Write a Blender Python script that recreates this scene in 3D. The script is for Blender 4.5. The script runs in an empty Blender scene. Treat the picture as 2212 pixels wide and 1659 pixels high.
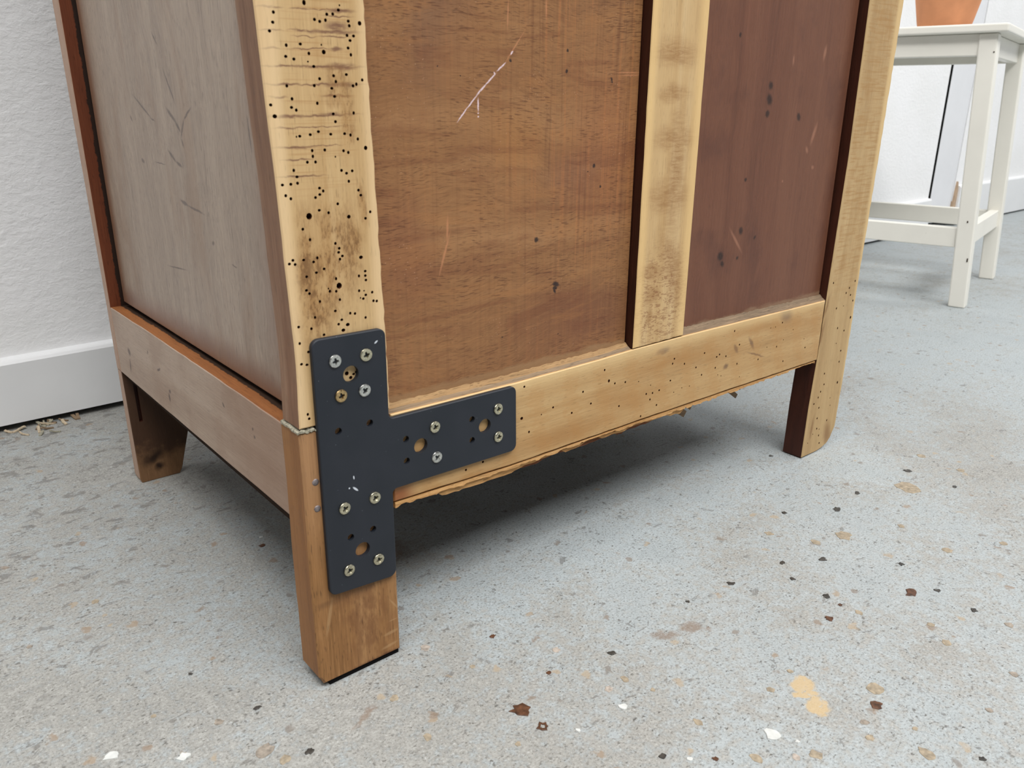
import bpy, math, random
from mathutils import Vector, Matrix
from mathutils.geometry import delaunay_2d_cdt

random.seed(7)
scene = bpy.context.scene
COL = scene.collection
R = math.radians

# ------------------------------------------------------------------ camera
cam_d = bpy.data.cameras.new('camera')
cam_d.sensor_width = 36.0
cam_d.lens = 28.1196
cam_d.clip_start = 0.01
cam_d.dof.use_dof = True
cam_d.dof.focus_distance = 0.62
cam_d.dof.aperture_fstop = 20.0
cam = bpy.data.objects.new('camera', cam_d)
COL.objects.link(cam)
yaw, pitch, roll = R(39.88055), R(19.47552), R(0.33183)
fw = Vector((math.sin(yaw) * math.cos(pitch), math.cos(yaw) * math.cos(pitch), -math.sin(pitch)))
r0 = Vector((math.cos(yaw), -math.sin(yaw), 0))
u0 = r0.cross(fw)
rt = r0 * math.cos(roll) + u0 * math.sin(roll)
up = rt.cross(fw)
M = Matrix((rt, up, -fw)).transposed().to_4x4()
M.translation = Vector((-0.16402, -0.37200, 0.33376))
cam.matrix_world = M
scene.camera = cam

# ------------------------------------------------------------------ light
world = bpy.data.worlds.new('overcast_sky')
scene.world = world
world.use_nodes = True
world.node_tree.nodes['Background'].inputs[0].default_value = (0.80, 0.90, 1.0, 1)
world.node_tree.nodes['Background'].inputs[1].default_value = 1.0


def area(name, loc, target, sx, sy, power, color=(1, 1, 1)):
    d = bpy.data.lights.new(name, 'AREA')
    d.shape = 'RECTANGLE'
    d.size, d.size_y = sx, sy
    d.energy = power
    d.color = color
    o = bpy.data.objects.new(name, d)
    COL.objects.link(o)
    o.location = loc
    v = Vector(target) - Vector(loc)
    o.rotation_euler = v.to_track_quat('-Z', 'Y').to_euler()
    return o


# daylight coming in through the two rooflights of the workshop
area('rooflight_daylight', (0.35, -2.05, 3.06), (0.35, -2.05, 0), 2.6, 1.5, 140, (1.0, 0.995, 0.985))
area('rooflight_daylight.001', (3.2, -1.2, 3.06), (3.2, -1.2, 0), 1.2, 1.8, 64, (0.985, 0.99, 1.0))
area('left_fill_light', (-1.05, -0.75, 3.06), (-1.05, -0.75, 0), 1.0, 1.7, 60, (1.0, 0.995, 0.985))  # unseen lamp added to brighten the left wall, floor and side panel
scene.cycles.max_bounces = 6
scene.cycles.diffuse_bounces = 3
scene.cycles.glossy_bounces = 2
scene.cycles.transmission_bounces = 2

scene.view_settings.view_transform = 'Standard'
scene.view_settings.look = 'None'
scene.view_settings.gamma = 1.0
scene.view_settings.use_curve_mapping = False
scene.view_settings.exposure = 0.07

# ------------------------------------------------------------------ measured positions (metres)
HOLES_STILE = [(0.0302, 0.1943, 0.0014), (0.0343, 0.1931, 0.0009), (0.0359, 0.1939, 0.0009), (0.0324, 0.1914, 0.0012), (0.0211, 0.3759, 0.0012150000000000002), (0.0392, 0.376, 0.00054), (0.0385, 0.3739, 0.0009000000000000001), (0.0058, 0.3709, 0.0009000000000000001), (0.0323, 0.3717, 0.0009000000000000001), (0.0354, 0.372, 0.0009000000000000001), (0.0051, 0.3667, 0.0009000000000000001), (0.0258, 0.3691, 0.0009000000000000001), (0.0314, 0.3691, 0.0009000000000000001), (0.0284, 0.3684, 0.0009000000000000001), (0.0434, 0.3694, 0.0009000000000000001), (0.0518, 0.371, 0.0009000000000000001), (0.0495, 0.3688, 0.0012150000000000002), (0.0438, 0.3674, 0.0009000000000000001), (0.0032, 0.363, 0.0009000000000000001), (-0.0015, 0.3604, 0.0012150000000000002), (0.0423, 0.3631, 0.0009000000000000001), (0.0458, 0.363, 0.0009000000000000001), (0.0438, 0.3609, 0.0009000000000000001), (0.0107, 0.3574, 0.0009000000000000001), (0.0177, 0.3582, 0.0009000000000000001), (0.0284, 0.3583, 0.00054), (0.0294, 0.3552, 0.0012150000000000002), (0.0217, 0.3543, 0.0009000000000000001), (0.0425, 0.3575, 0.0009000000000000001), (0.0518, 0.3572, 0.0009000000000000001), (0.01, 0.3526, 0.0009000000000000001), (0.0139, 0.3516, 0.0009000000000000001), (0.0438, 0.3545, 0.0009000000000000001), (0.051, 0.3546, 0.0009000000000000001), (0.0209, 0.3507, 0.00054), (0.0237, 0.3487, 0.0009000000000000001), (0.0338, 0.3448, 0.0009000000000000001), (0.0407, 0.3455, 0.0009000000000000001), (0.0263, 0.3433, 0.0009000000000000001), (0.0348, 0.3422, 0.0009000000000000001), (0.0493, 0.3432, 0.0009000000000000001), (0.0459, 0.3412, 0.0009000000000000001), (0.044, 0.3404, 0.0009000000000000001), (0.0093, 0.3399, 0.0009000000000000001), (0.0233, 0.3402, 0.0009000000000000001), (0.0324, 0.3391, 0.0009000000000000001), (0.0336, 0.3354, 0.0009000000000000001), (0.0114, 0.3342, 0.0009000000000000001), (-0.0022, 0.3312, 0.0009000000000000001), (0.0006, 0.3315, 0.0009000000000000001), (0.0242, 0.3323, 0.0009000000000000001), (0.0108, 0.3304, 0.0009000000000000001), (0.0131, 0.3292, 0.0009000000000000001), (0.0021, 0.3265, 0.0012150000000000002), (0.0323, 0.3274, 0.0009000000000000001), (0.0435, 0.3278, 0.0009000000000000001), (0.0332, 0.3238, 0.0009000000000000001), (0.0237, 0.3193, 0.0009000000000000001), (0.0193, 0.318, 0.0009000000000000001), (0.0302, 0.318, 0.0009000000000000001), (0.0138, 0.3174, 0.0009000000000000001), (0.0121, 0.3172, 0.00054), (0.0378, 0.3181, 0.0009000000000000001), (0.041, 0.3174, 0.0009000000000000001), (0.0492, 0.311, 0.0012150000000000002), (0.045, 0.3154, 0.0009000000000000001), (0.0197, 0.3106, 0.0009000000000000001), (0.0264, 0.3107, 0.0009000000000000001), (0.0366, 0.31, 0.0009000000000000001), (0.0392, 0.3091, 0.0009000000000000001), (0.0198, 0.3079, 0.0009000000000000001), (0.0319, 0.3073, 0.00054), (0.0167, 0.3053, 0.0009000000000000001), (0.021, 0.3052, 0.0009000000000000001), (0.0093, 0.3018, 0.0009000000000000001), (0.0348, 0.3006, 0.0009000000000000001), (0.0375, 0.2991, 0.0009000000000000001), (0.0408, 0.3001, 0.0009000000000000001), (0.0107, 0.2987, 0.0009000000000000001), (0.0029, 0.2953, 0.0009000000000000001), (0.0072, 0.2954, 0.0009000000000000001), (0.0107, 0.2957, 0.0009000000000000001), (0.0385, 0.2951, 0.0009000000000000001), (0.0221, 0.2927, 0.0009000000000000001), (0.024, 0.2912, 0.0009000000000000001), (0.022, 0.2896, 0.0009000000000000001), (0.0196, 0.2883, 0.0009000000000000001), (0.0066, 0.2886, 0.0009000000000000001), (0.0041, 0.2902, 0.0009000000000000001), (0.0315, 0.2844, 0.0009000000000000001), (0.0449, 0.2878, 0.0009000000000000001), (0.0437, 0.2904, 0.0009000000000000001), (0.0211, 0.282, 0.0009000000000000001), (0.0261, 0.2804, 0.0009000000000000001), (0.0154, 0.2795, 0.00189), (0.0373, 0.2775, 0.0012150000000000002), (0.0469, 0.2759, 0.0009000000000000001), (0.0499, 0.279, 0.0009000000000000001), (0.0115, 0.2735, 0.0009000000000000001), (0.0149, 0.268, 0.0009000000000000001), (0.0287, 0.2647, 0.0009000000000000001), (0.0307, 0.262, 0.0009000000000000001), (0.0302, 0.26, 0.0009000000000000001), (0.0322, 0.2579, 0.0009000000000000001), (0.0307, 0.2564, 0.0009000000000000001), (0.0181, 0.2585, 0.0009000000000000001), (0.0159, 0.2567, 0.0009000000000000001), (0.0106, 0.2583, 0.0009000000000000001), (0.0049, 0.2588, 0.0009000000000000001), (0.0029, 0.2572, 0.0009000000000000001), (0.0059, 0.2566, 0.0009000000000000001), (0.0429, 0.256, 0.0012150000000000002), (0.0214, 0.2525, 0.0009000000000000001), (0.017, 0.2511, 0.0009000000000000001), (0.0115, 0.2497, 0.0009000000000000001), (0.0277, 0.2466, 0.0009000000000000001), (0.0292, 0.2427, 0.00189), (0.045, 0.2484, 0.0009000000000000001), (0.0449, 0.246, 0.0009000000000000001), (0.0451, 0.2436, 0.0009000000000000001), (0.0411, 0.2463, 0.0009000000000000001), (0.0108, 0.2428, 0.0009000000000000001), (0.0123, 0.2409, 0.0009000000000000001), (0.023, 0.242, 0.00054), (0.0237, 0.2405, 0.0009000000000000001), (0.0273, 0.24, 0.0009000000000000001), (0.0407, 0.2384, 0.0009000000000000001), (0.0436, 0.238, 0.00054), (0.0485, 0.2365, 0.0009000000000000001), (0.0445, 0.2356, 0.0009000000000000001), (0.0429, 0.2338, 0.0009000000000000001), (0.0413, 0.2344, 0.00054), (0.049, 0.2317, 0.0009000000000000001), (0.051, 0.2313, 0.0009000000000000001), (0.0177, 0.236, 0.0009000000000000001), (0.0291, 0.2353, 0.0009000000000000001), (0.026, 0.2297, 0.0009000000000000001), (0.0346, 0.2271, 0.0009000000000000001), (0.0374, 0.2265, 0.0009000000000000001), (0.0143, 0.2281, 0.0009000000000000001), (0.0436, 0.2233, 0.0009000000000000001), (0.0294, 0.2244, 0.0009000000000000001), (0.0274, 0.2223, 0.0009000000000000001), (0.0327, 0.2212, 0.0012150000000000002), (0.0118, 0.2225, 0.0009000000000000001), (0.0299, 0.2186, 0.0012150000000000002), (0.0049, 0.2246, 0.0009000000000000001), (0.0186, 0.2181, 0.0009000000000000001), (0.0047, 0.2159, 0.0009000000000000001), (0.0091, 0.2105, 0.0009000000000000001), (0.0047, 0.2047, 0.0009000000000000001), (0.0077, 0.2038, 0.0009000000000000001), (0.0058, 0.1765, 0.0009000000000000001), (0.0064, 0.1739, 0.0009000000000000001)]
HOLES_RAIL = [(0.2455, 0.1614, 0.00095), (0.2326, 0.1538, 0.00095), (0.2376, 0.1445, 0.0012825), (0.244, 0.1412, 0.00095), (0.2552, 0.1397, 0.00095), (0.27, 0.1369, 0.00057), (0.2117, 0.1421, 0.00095), (0.284, 0.1309, 0.00057), (0.3073, 0.1295, 0.00095), (0.3223, 0.1201, 0.00057), (0.3319, 0.1195, 0.00057), (0.2796, 0.1248, 0.00095), (0.2869, 0.1239, 0.00095), (0.2946, 0.1244, 0.00095), (0.3126, 0.1186, 0.00057), (0.2844, 0.1192, 0.00095), (0.2926, 0.1127, 0.00095), (0.22, 0.1313, 0.00095), (0.2497, 0.1222, 0.00095), (0.2013, 0.1288, 0.00095), (0.2747, 0.1079, 0.00095), (0.3102, 0.1467, 0.00095), (0.3085, 0.1431, 0.00095), (0.3232, 0.14, 0.00095), (0.3384, 0.1338, 0.00095), (0.3466, 0.1258, 0.00095), (0.3643, 0.1281, 0.00095), (0.3686, 0.1211, 0.00057), (0.3733, 0.1192, 0.00057), (0.4001, 0.1126, 0.00057), (0.3945, 0.1255, 0.00095), (0.348, 0.144, 0.00095), (0.3685, 0.1388, 0.00095), (0.3649, 0.1374, 0.00095), (0.3776, 0.1355, 0.00095), (0.4256, 0.1232, 0.00095), (0.4659, 0.1134, 0.00095), (0.1573, 0.1581, 0.00095), (0.1553, 0.1363, 0.0012825), (0.1834, 0.1373, 0.00095), (0.1728, 0.1347, 0.00057), (0.1619, 0.1249, 0.00095), (0.1228, 0.1144, 0.00095), (0.1091, 0.1128, 0.00095), (0.3863, 0.1556, 0.00095), (0.4029, 0.162, 0.00095), (0.4574, 0.1508, 0.00095), (0.4473, 0.1485, 0.00057), (0.4398, 0.1489, 0.00057), (0.4625, 0.1341, 0.00057), (0.4766, 0.1411, 0.00057), (0.5009, 0.1196, 0.00095), (0.4526, 0.1296, 0.00095), (0.4371, 0.132, 0.00057), (0.5258, 0.1393, 0.00095), (0.4972, 0.1287, 0.00057), (0.3953, 0.1422, 0.00095)]
HOLES_RSTILE = [(0.5721, 0.1591, 0.0010500000000000002), (0.5812, 0.1545, 0.0010500000000000002), (0.5784, 0.1526, 0.0010500000000000002), (0.5788, 0.1357, 0.0014175000000000001), (0.5488, 0.1494, 0.0010500000000000002), (0.5615, 0.1499, 0.0006299999999999999), (0.5565, 0.1286, 0.0010500000000000002), (0.5698, 0.1239, 0.0010500000000000002), (0.5581, 0.113, 0.0006299999999999999), (0.5693, 0.1034, 0.0010500000000000002), (0.5693, 0.092, 0.0010500000000000002), (0.5438, 0.0849, 0.0010500000000000002), (0.5459, 0.0733, 0.0010500000000000002), (0.5413, 0.0667, 0.0010500000000000002), (0.5384, 0.0613, 0.0010500000000000002), (0.572, 0.0696, 0.0014175000000000001), (0.5617, 0.0555, 0.0006299999999999999), (0.5424, 0.0495, 0.0010500000000000002), (0.5318, 0.056, 0.0010500000000000002), (0.5639, 0.047, 0.0006299999999999999), (0.5419, 0.0384, 0.0010500000000000002), (0.5617, 0.0314, 0.0010500000000000002), (0.5441, 0.0267, 0.0010500000000000002), (0.5489, 0.0249, 0.0006299999999999999), (0.5498, 0.0179, 0.0010500000000000002), (0.5378, 0.0224, 0.0006299999999999999), (0.553, 0.0087, 0.0010500000000000002), (0.5304, 0.0147, 0.0006299999999999999), (0.5678, 0.1666, 0.0010500000000000002), (0.5631, 0.1623, 0.0010500000000000002), (0.5365, 0.1756, 0.0010500000000000002), (0.5772, 0.1721, 0.0010500000000000002)]
HOLES_STILE_SIDE = [(0.0083, 0.2938, 0.0006), (0.0109, 0.2919, 0.001), (0.0148, 0.2855, 0.0006), (0.0128, 0.2828, 0.001), (0.0116, 0.2672, 0.0006), (0.0074, 0.2511, 0.0006), (0.013, 0.2459, 0.001), (0.0106, 0.2388, 0.001), (0.0081, 0.2381, 0.001), (0.0227, 0.2285, 0.001), (0.008, 0.2289, 0.0006), (0.017, 0.2194, 0.001), (0.0035, 0.2173, 0.0006), (0.0105, 0.2104, 0.001), (0.0096, 0.1792, 0.001), (0.0138, 0.1865, 0.0006)]
SAW_STREAKS = [(0.0036, 0.373, 0.00448, 0.00036, 0.049), (0.019, 0.3733, 0.00387, 0.00028, 0.032), (0.0297, 0.3736, 0.00572, 0.00019, 0.034), (0.0395, 0.3737, 0.00533, 0.00072, 0.057), (0.0382, 0.3712, 0.00529, 0.00024, 0.017), (0.0201, 0.364, 0.0053, 0.00038, -0.001), (0.0342, 0.3642, 0.00995, 0.00073, 0.028), (0.0369, 0.3668, 0.00443, 0.0017, 0.056), (0.0207, 0.3616, 0.00449, 0.00019, 0.017), (0.0357, 0.3621, 0.0059, 0.00024, 0.036), (0.0032, 0.3636, 0.00398, 0.00032, 0.031), (0.024, 0.3564, 0.00886, 0.00024, 0.027), (0.0359, 0.3568, 0.00296, 0.00059, 0.024), (0.0027, 0.3558, 0.0032, 0.00033, 0.027), (0.0074, 0.3483, 0.00765, 0.00038, 0.035), (0.0291, 0.3488, 0.0152, 0.00045, 0.019), (0.0378, 0.3489, 0.00616, 0.0011, 0.028), (0.0083, 0.3405, 0.00717, 0.00044, 0.016), (0.0293, 0.3408, 0.01444, 0.0003, 0.016), (0.037, 0.3408, 0.00649, 0.00086, 0.016), (0.0343, 0.3358, 0.00542, 0.00046, 0.017), (0.0044, 0.335, 0.00327, 0.00039, -0.03), (0.0093, 0.3264, 0.00714, 0.00055, -0.014), (0.0278, 0.3267, 0.01252, 0.00041, 0.033), (0.03, 0.3272, 0.0042, 0.00072, 0.031), (0.0068, 0.3213, 0.00405, 0.00035, -0.015), (0.0229, 0.3215, 0.01207, 0.0002, 0.011), (0.0107, 0.3124, 0.00742, 0.00041, -0.015), (0.0254, 0.3128, 0.00779, 0.00021, 0.019), (0.0116, 0.3066, 0.00605, 0.00031, -0.0), (0.0121, 0.2989, 0.00901, 0.00037, -0.013)]
STILE_STAINS = [(0.0261, 0.2555, 0.02189, 0.01126, -1.648), (0.016, 0.236, 0.01605, 0.00794, -1.653), (0.038, 0.2623, 0.01087, 0.00495, -1.538), (0.0114, 0.2559, 0.01761, 0.00461, -1.658), (0.0449, 0.2819, 0.00849, 0.00193, -1.505), (0.0392, 0.3236, 0.01364, 0.00277, -1.619), (0.0352, 0.3402, 0.00659, 0.00482, -1.555)]
MID_SMUDGES = [(0.2873, 0.3651, 0.01671, 0.00709, -0.004), (0.2924, 0.3098, 0.01616, 0.00612, -0.023), (0.2905, 0.2707, 0.01777, 0.00958, -0.066), (0.3016, 0.2159, 0.026, 0.00805, -1.151), (0.2757, 0.2177, 0.01028, 0.0043, -0.159), (0.2785, 0.2007, 0.0065, 0.00679, -0.145), (0.2763, 0.1834, 0.00273, 0.00506, -0.291), (0.2876, 0.3398, 0.01208, 0.00441, 0.01), (0.2956, 0.2887, 0.0362, 0.00764, -1.596)]
RAIL_SMUDGES = [(0.2963, 0.1562, 0.00694, 0.00242, 0.073), (0.3906, 0.1394, 0.00183, 0.00444, 0.676), (0.4129, 0.1401, 0.00188, 0.00656, 0.67), (0.3789, 0.1265, 0.00212, 0.00314, 1.725), (0.4216, 0.1283, 0.01163, 0.0008, -0.335), (0.4608, 0.1595, 0.00704, 0.01127, 0.922)]
RAIL_STREAKS = [(0.2447, 0.1332, 0.09225, 0.00056, -0.038), (0.2018, 0.115, 0.0451, 0.00552, -0.05), (0.3203, 0.1452, 0.05083, 0.00442, -0.013), (0.4535, 0.1484, 0.05829, 0.00437, -0.063), (0.2596, 0.1263, 0.03339, 0.00743, -0.123), (0.1049, 0.1065, 0.03996, 0.00167, -0.069)]
PANEL_SCRATCH = [(0.1161, 0.3267, 0.00501, 0.00043, 0.816), (0.1227, 0.3333, 0.00528, 0.00043, 0.772), (0.1294, 0.3398, 0.00437, 0.00056, 0.71), (0.1358, 0.3452, 0.00475, 0.00049, 0.685), (0.1438, 0.3521, 0.00374, 0.00048, 0.618), (0.1389, 0.3485, 0.00098, 0.0004, -1.035), (0.127, 0.3317, 0.00333, 0.00053, -1.582), (0.127, 0.3272, 0.00037, 0.00053, -1.582), (0.127, 0.3254, 0.0005, 0.00053, -1.582), (0.1515, 0.3598, 0.00132, 0.00045, 0.87)]
PANEL_FAINT = [(0.1534, 0.3626, 0.01017, 0.00038, 0.88), (0.1015, 0.2497, 0.01095, 0.00066, 1.24), (0.104, 0.2642, 0.00658, 0.00065, -1.622), (0.2514, 0.3516, 0.00994, 0.00042, -3.117), (0.253, 0.3501, 0.00843, 0.00042, -3.102), (0.1485, 0.3798, 0.00712, 0.00042, -1.613), (0.1773, 0.3841, 0.00488, 0.00045, -1.544)]
PANEL_SPECKS = [(0.1724, 0.2512, 0.00183, 0.00158, -0.259), (0.1903, 0.2203, 0.00311, 0.00151, -0.334), (0.1895, 0.218, 0.0014, 0.00207, -1.539), (0.1892, 0.2158, 0.0019, 0.00074, -1.087), (0.2347, 0.3471, 0.00114, 0.00084, -1.315), (0.2215, 0.2944, 0.00129, 0.00122, -0.79), (0.2283, 0.2809, 0.00075, 0.00087, -1.511), (0.2162, 0.2909, 0.00029, 0.00063, -1.519), (0.1506, 0.3557, 0.00071, 0.00096, -2.069), (0.1949, 0.351, 0.00094, 0.00122, -0.566), (0.1952, 0.3629, 0.0009, 0.00077, -1.531), (0.235, 0.3458, 0.00097, 0.00064, -1.503), (0.0998, 0.3514, 0.00046, 0.00045, -1.602), (0.1149, 0.3467, 0.00052, 0.00039, -0.452), (0.1933, 0.1859, 0.00043, 0.00073, -1.017), (0.145, 0.1924, 0.00039, 0.00067, -1.061)]
PANEL_TONES = [(0.0993, 0.37, 0.01777, 0.02903, 0.055), (0.2338, 0.3021, 0.03062, 0.04387, -0.033), (0.1519, 0.3102, 0.01671, 0.01655, 0.293), (0.0736, 0.2535, 0.02659, 0.02038, -1.27), (0.2098, 0.1902, 0.03959, 0.02027, -0.004), (0.2024, 0.2889, 0.02256, 0.01577, -0.051), (0.1188, 0.356, 0.01747, 0.01641, 0.102)]
RPANEL_SPECKS = [(0.3923, 0.2363, 0.0029, 0.00258, -1.189), (0.4128, 0.2291, 0.00116, 0.0017, -0.806), (0.3679, 0.2185, 0.00352, 0.00312, -0.788), (0.3713, 0.212, 0.00261, 0.00181, -0.809), (0.391, 0.2146, 0.00131, 0.00149, -0.913), (0.3674, 0.3801, 0.00155, 0.00139, -1.403), (0.4128, 0.3462, 0.00289, 0.00264, -0.936), (0.413, 0.336, 0.00424, 0.00315, -0.925), (0.4122, 0.3255, 0.00247, 0.00271, -0.993), (0.4571, 0.3229, 0.00336, 0.00228, -0.938), (0.3917, 0.2764, 0.00154, 0.00157, -0.993)]
RPANEL_FAINT = [(0.4849, 0.3724, 0.00501, 0.00176, 1.396), (0.4832, 0.3088, 0.00794, 0.00179, 1.198), (0.4755, 0.2963, 0.00281, 0.00149, 2.183), (0.4402, 0.3653, 0.00338, 0.00098, 1.598), (0.3868, 0.229, 0.01113, 0.00117, -0.825), (0.488, 0.2816, 0.00139, 0.00187, 1.269), (0.4442, 0.2724, 0.00101, 0.00092, -0.643)]
SIDE_SCRATCH = [(0.2295, 0.3288, 0.01765, 0.00085, -2.736), (0.2108, 0.3209, 0.00458, 0.00048, -2.937), (0.1718, 0.3239, 0.00859, 0.00133, -2.639), (0.1622, 0.3176, 0.00451, 0.0012, -2.516), (0.1429, 0.3254, 0.00764, 0.00078, -0.44), (0.1545, 0.3166, 0.00727, 0.00102, -0.868), (0.1574, 0.3081, 0.00269, 0.00103, -2.017), (0.1804, 0.299, 0.00711, 0.0011, -2.688), (0.1692, 0.2947, 0.00494, 0.00101, -2.909), (0.1683, 0.2705, 0.00667, 0.0012, -2.97), (0.1489, 0.2682, 0.01291, 0.00078, -3.053), (0.207, 0.2931, 0.00959, 0.00041, -3.106), (0.1854, 0.3693, 0.00522, 0.00063, -2.409), (0.1696, 0.3416, 0.0117, 0.00082, -2.204), (0.052, 0.3161, 0.00866, 0.00077, -1.657), (0.2586, 0.3207, 0.00258, 0.0011, -2.356), (0.245, 0.2926, 0.00299, 0.00137, -2.931), (0.2007, 0.2231, 0.01736, 0.00052, 3.07), (0.1243, 0.2503, 0.00116, 0.00205, -1.942), (0.0932, 0.2408, 0.00347, 0.00051, -3.057)]
SIDERAIL_MARKS = [(0.3242, 0.1342, 0.00364, 0.00294, -2.931), (0.3272, 0.121, 0.00576, 0.00137, -1.296), (0.2239, 0.1272, 0.00142, 0.00254, -1.926), (0.2682, 0.1472, 0.00106, 0.00169, -2.834), (0.2446, 0.1392, 0.00433, 0.0009, 2.762), (0.2268, 0.1216, 0.0033, 0.00186, -1.637), (0.0638, 0.1438, 0.00114, 0.00121, -1.942), (0.0654, 0.1482, 0.00079, 0.00114, -2.324), (0.1112, 0.1501, 0.00195, 0.00116, -2.545)]
FLOOR_CHIPS = [(0.0813, -0.0881, 0.00592, 'br'), (0.0825, -0.1061, 0.00341, 'ring'), (0.1108, -0.0246, 0.00245, 'br'), (0.2458, -0.2173, 0.00383, 'br'), (0.1158, -0.0745, 0.00201, 'br'), (0.376, -0.1776, 0.00538, 'br'), (0.3222, -0.1524, 0.00164, 'br'), (0.3015, -0.1562, 0.00287, 'br'), (0.1598, -0.0866, 0.00298, 'bk'), (0.3392, -0.0958, 0.00268, 'bk'), (0.3673, -0.1128, 0.00324, 'bk'), (0.2846, -0.0876, 0.00307, 'bk'), (0.2421, -0.0818, 0.00181, 'bk'), (0.3245, -0.1406, 0.00333, 'bk'), (0.4105, -0.0518, 0.00261, 'bk'), (0.1177, -0.1632, 0.00226, 'bk'), (0.4522, -0.0772, 0.00405, 'bk'), (0.5768, -0.1237, 0.00258, 'bk'), (0.3252, -0.113, 0.00207, 'bk'), (0.4082, -0.1548, 0.0025, 'bk'), (0.3936, -0.1882, 0.00271, 'bk'), (0.3887, -0.2153, 0.00228, 'bk'), (0.25, -0.2745, 0.00201, 'bk'), (0.5766, -0.0805, 0.00359, 'bk'), (0.4953, -0.0728, 0.00275, 'bk'), (-0.0275, -0.039, 0.00251, 'bk'), (-0.0361, 0.0104, 0.00242, 'bk'), (-0.0557, 0.0647, 0.00142, 'bk'), (0.39, -0.2374, 0.00316, 'gr'), (0.5046, 0.0232, 0.0021, 'bk'), (0.3377, -0.2589, 0.0026, 'gr'), (0.4145, -0.1044, 0.00647, 'tn'), (0.5419, -0.0977, 0.01115, 'tn'), (0.3872, -0.0952, 0.00412, 'tn'), (0.3697, -0.0639, 0.00343, 'tn'), (0.3371, -0.2188, 0.00366, 'tn'), (0.3489, -0.2037, 0.00284, 'tn'), (0.3241, -0.1652, 0.00258, 'tn'), (0.1478, -0.1084, 0.00256, 'tn'), (0.1533, -0.1597, 0.00265, 'tn'), (0.1562, -0.1964, 0.00326, 'tn'), (0.2307, -0.2531, 0.0043, 'tn'), (0.1833, -0.2154, 0.00353, 'tn'), (0.2181, -0.228, 0.00285, 'tn'), (0.2442, -0.2409, 0.00184, 'tn'), (0.2588, -0.2107, 0.00506, 'tn'), (0.5027, -0.1923, 0.00338, 'tn'), (0.4568, -0.1685, 0.00406, 'tn'), (0.1341, -0.0614, 0.00269, 'pk'), (0.0826, -0.04, 0.00203, 'tn'), (0.0633, -0.1069, 0.00179, 'tn'), (0.1336, -0.1084, 0.00307, 'pk'), (0.4662, -0.127, 0.00292, 'tn'), (0.6184, -0.1119, 0.00405, 'tn'), (0.0299, -0.033, 0.00301, 'tn'), (0.0701, -0.0059, 0.00359, 'pk'), (-0.0811, 0.1836, 0.0026, 'tn'), (-0.0845, 0.042, 0.00172, 'tn'), (0.0276, -0.0713, 0.00257, 'tn'), (-0.1267, 0.1568, 0.00193, 'gr'), (-0.0459, -0.0226, 0.00478, 'gr'), (-0.0405, -0.0358, 0.00372, 'tn'), (0.2089, -0.1707, 0.0028, 'tn'), (0.2923, -0.262, 0.00244, 'gr'), (0.2271, -0.2203, 0.00266, 'gr'), (0.1734, -0.2098, 0.00251, 'pk'), (0.0406, 0.1806, 0.00293, 'br'), (0.2326, -0.1687, 0.00202, 'tn'), (0.1384, -0.1827, 0.00175, 'br'), (0.1538, -0.1255, 0.00168, 'tn'), (-0.0573, 0.014, 0.00263, 'gr'), (0.6224, -0.0725, 0.00468, 'tn'), (0.1291, -0.1239, 0.00271, 'wh'), (0.178, -0.1919, 0.00468, 'wh'), (0.0959, -0.1208, 0.00156, 'wh'), (-0.1116, 0.0255, 0.00373, 'wh'), (-0.0816, 0.0004, 0.00323, 'wh'), (0.0451, 0.1935, 0.00187, 'wh'), (0.1278, -0.174, 0.00175, 'wh'), (0.1839, -0.2038, 0.00129, 'wh')]
FLOOR_YELLOW = [(0.2269, -0.1814, 0.00562, 0.0067, -1.138), (0.2182, -0.1961, 0.00587, 0.0063, -1.395), (0.2216, -0.1859, 0.00571, 0.00162, -0.757)]
FLOOR_STAIN = [(0.2005, -0.0962, 0.01001, 0.00391, -0.687), (0.2194, -0.1014, 0.00753, 0.00479, -0.275), (0.2271, -0.1097, 0.00297, 0.0019, -0.517), (0.0084, -0.0356, 0.00965, 0.00214, 0.555), (0.1127, 0.1118, 0.01635, 0.01717, -0.685)]
FLOOR_DARKWEAR = [(0.0029, 0.4272, 0.03088, 0.03136, -0.771), (-0.0574, 0.4728, 0.01475, 0.02415, 0.141), (0.0043, 0.1564, 0.00846, 0.0098, -0.108), (0.0443, 0.405, 0.03678, 0.02059, -1.332), (-0.0182, 0.5697, 0.01816, 0.00768, -0.086)]
DEBRIS = [(-0.0616, 0.5733), (-0.0449, 0.5731), (-0.0392, 0.5567), (-0.0302, 0.5612), (-0.0354, 0.5878), (-0.0239, 0.5698), (-0.0578, 0.5506), (-0.0381, 0.5395), (-0.013, 0.5733)]

# ------------------------------------------------------------------ shader helpers
def lin(c):
    return tuple((v / 255 / 12.92) if v / 255 <= 0.04045 else ((v / 255 + 0.055) / 1.055) ** 2.4 for v in c) + (1.0,)


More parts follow.
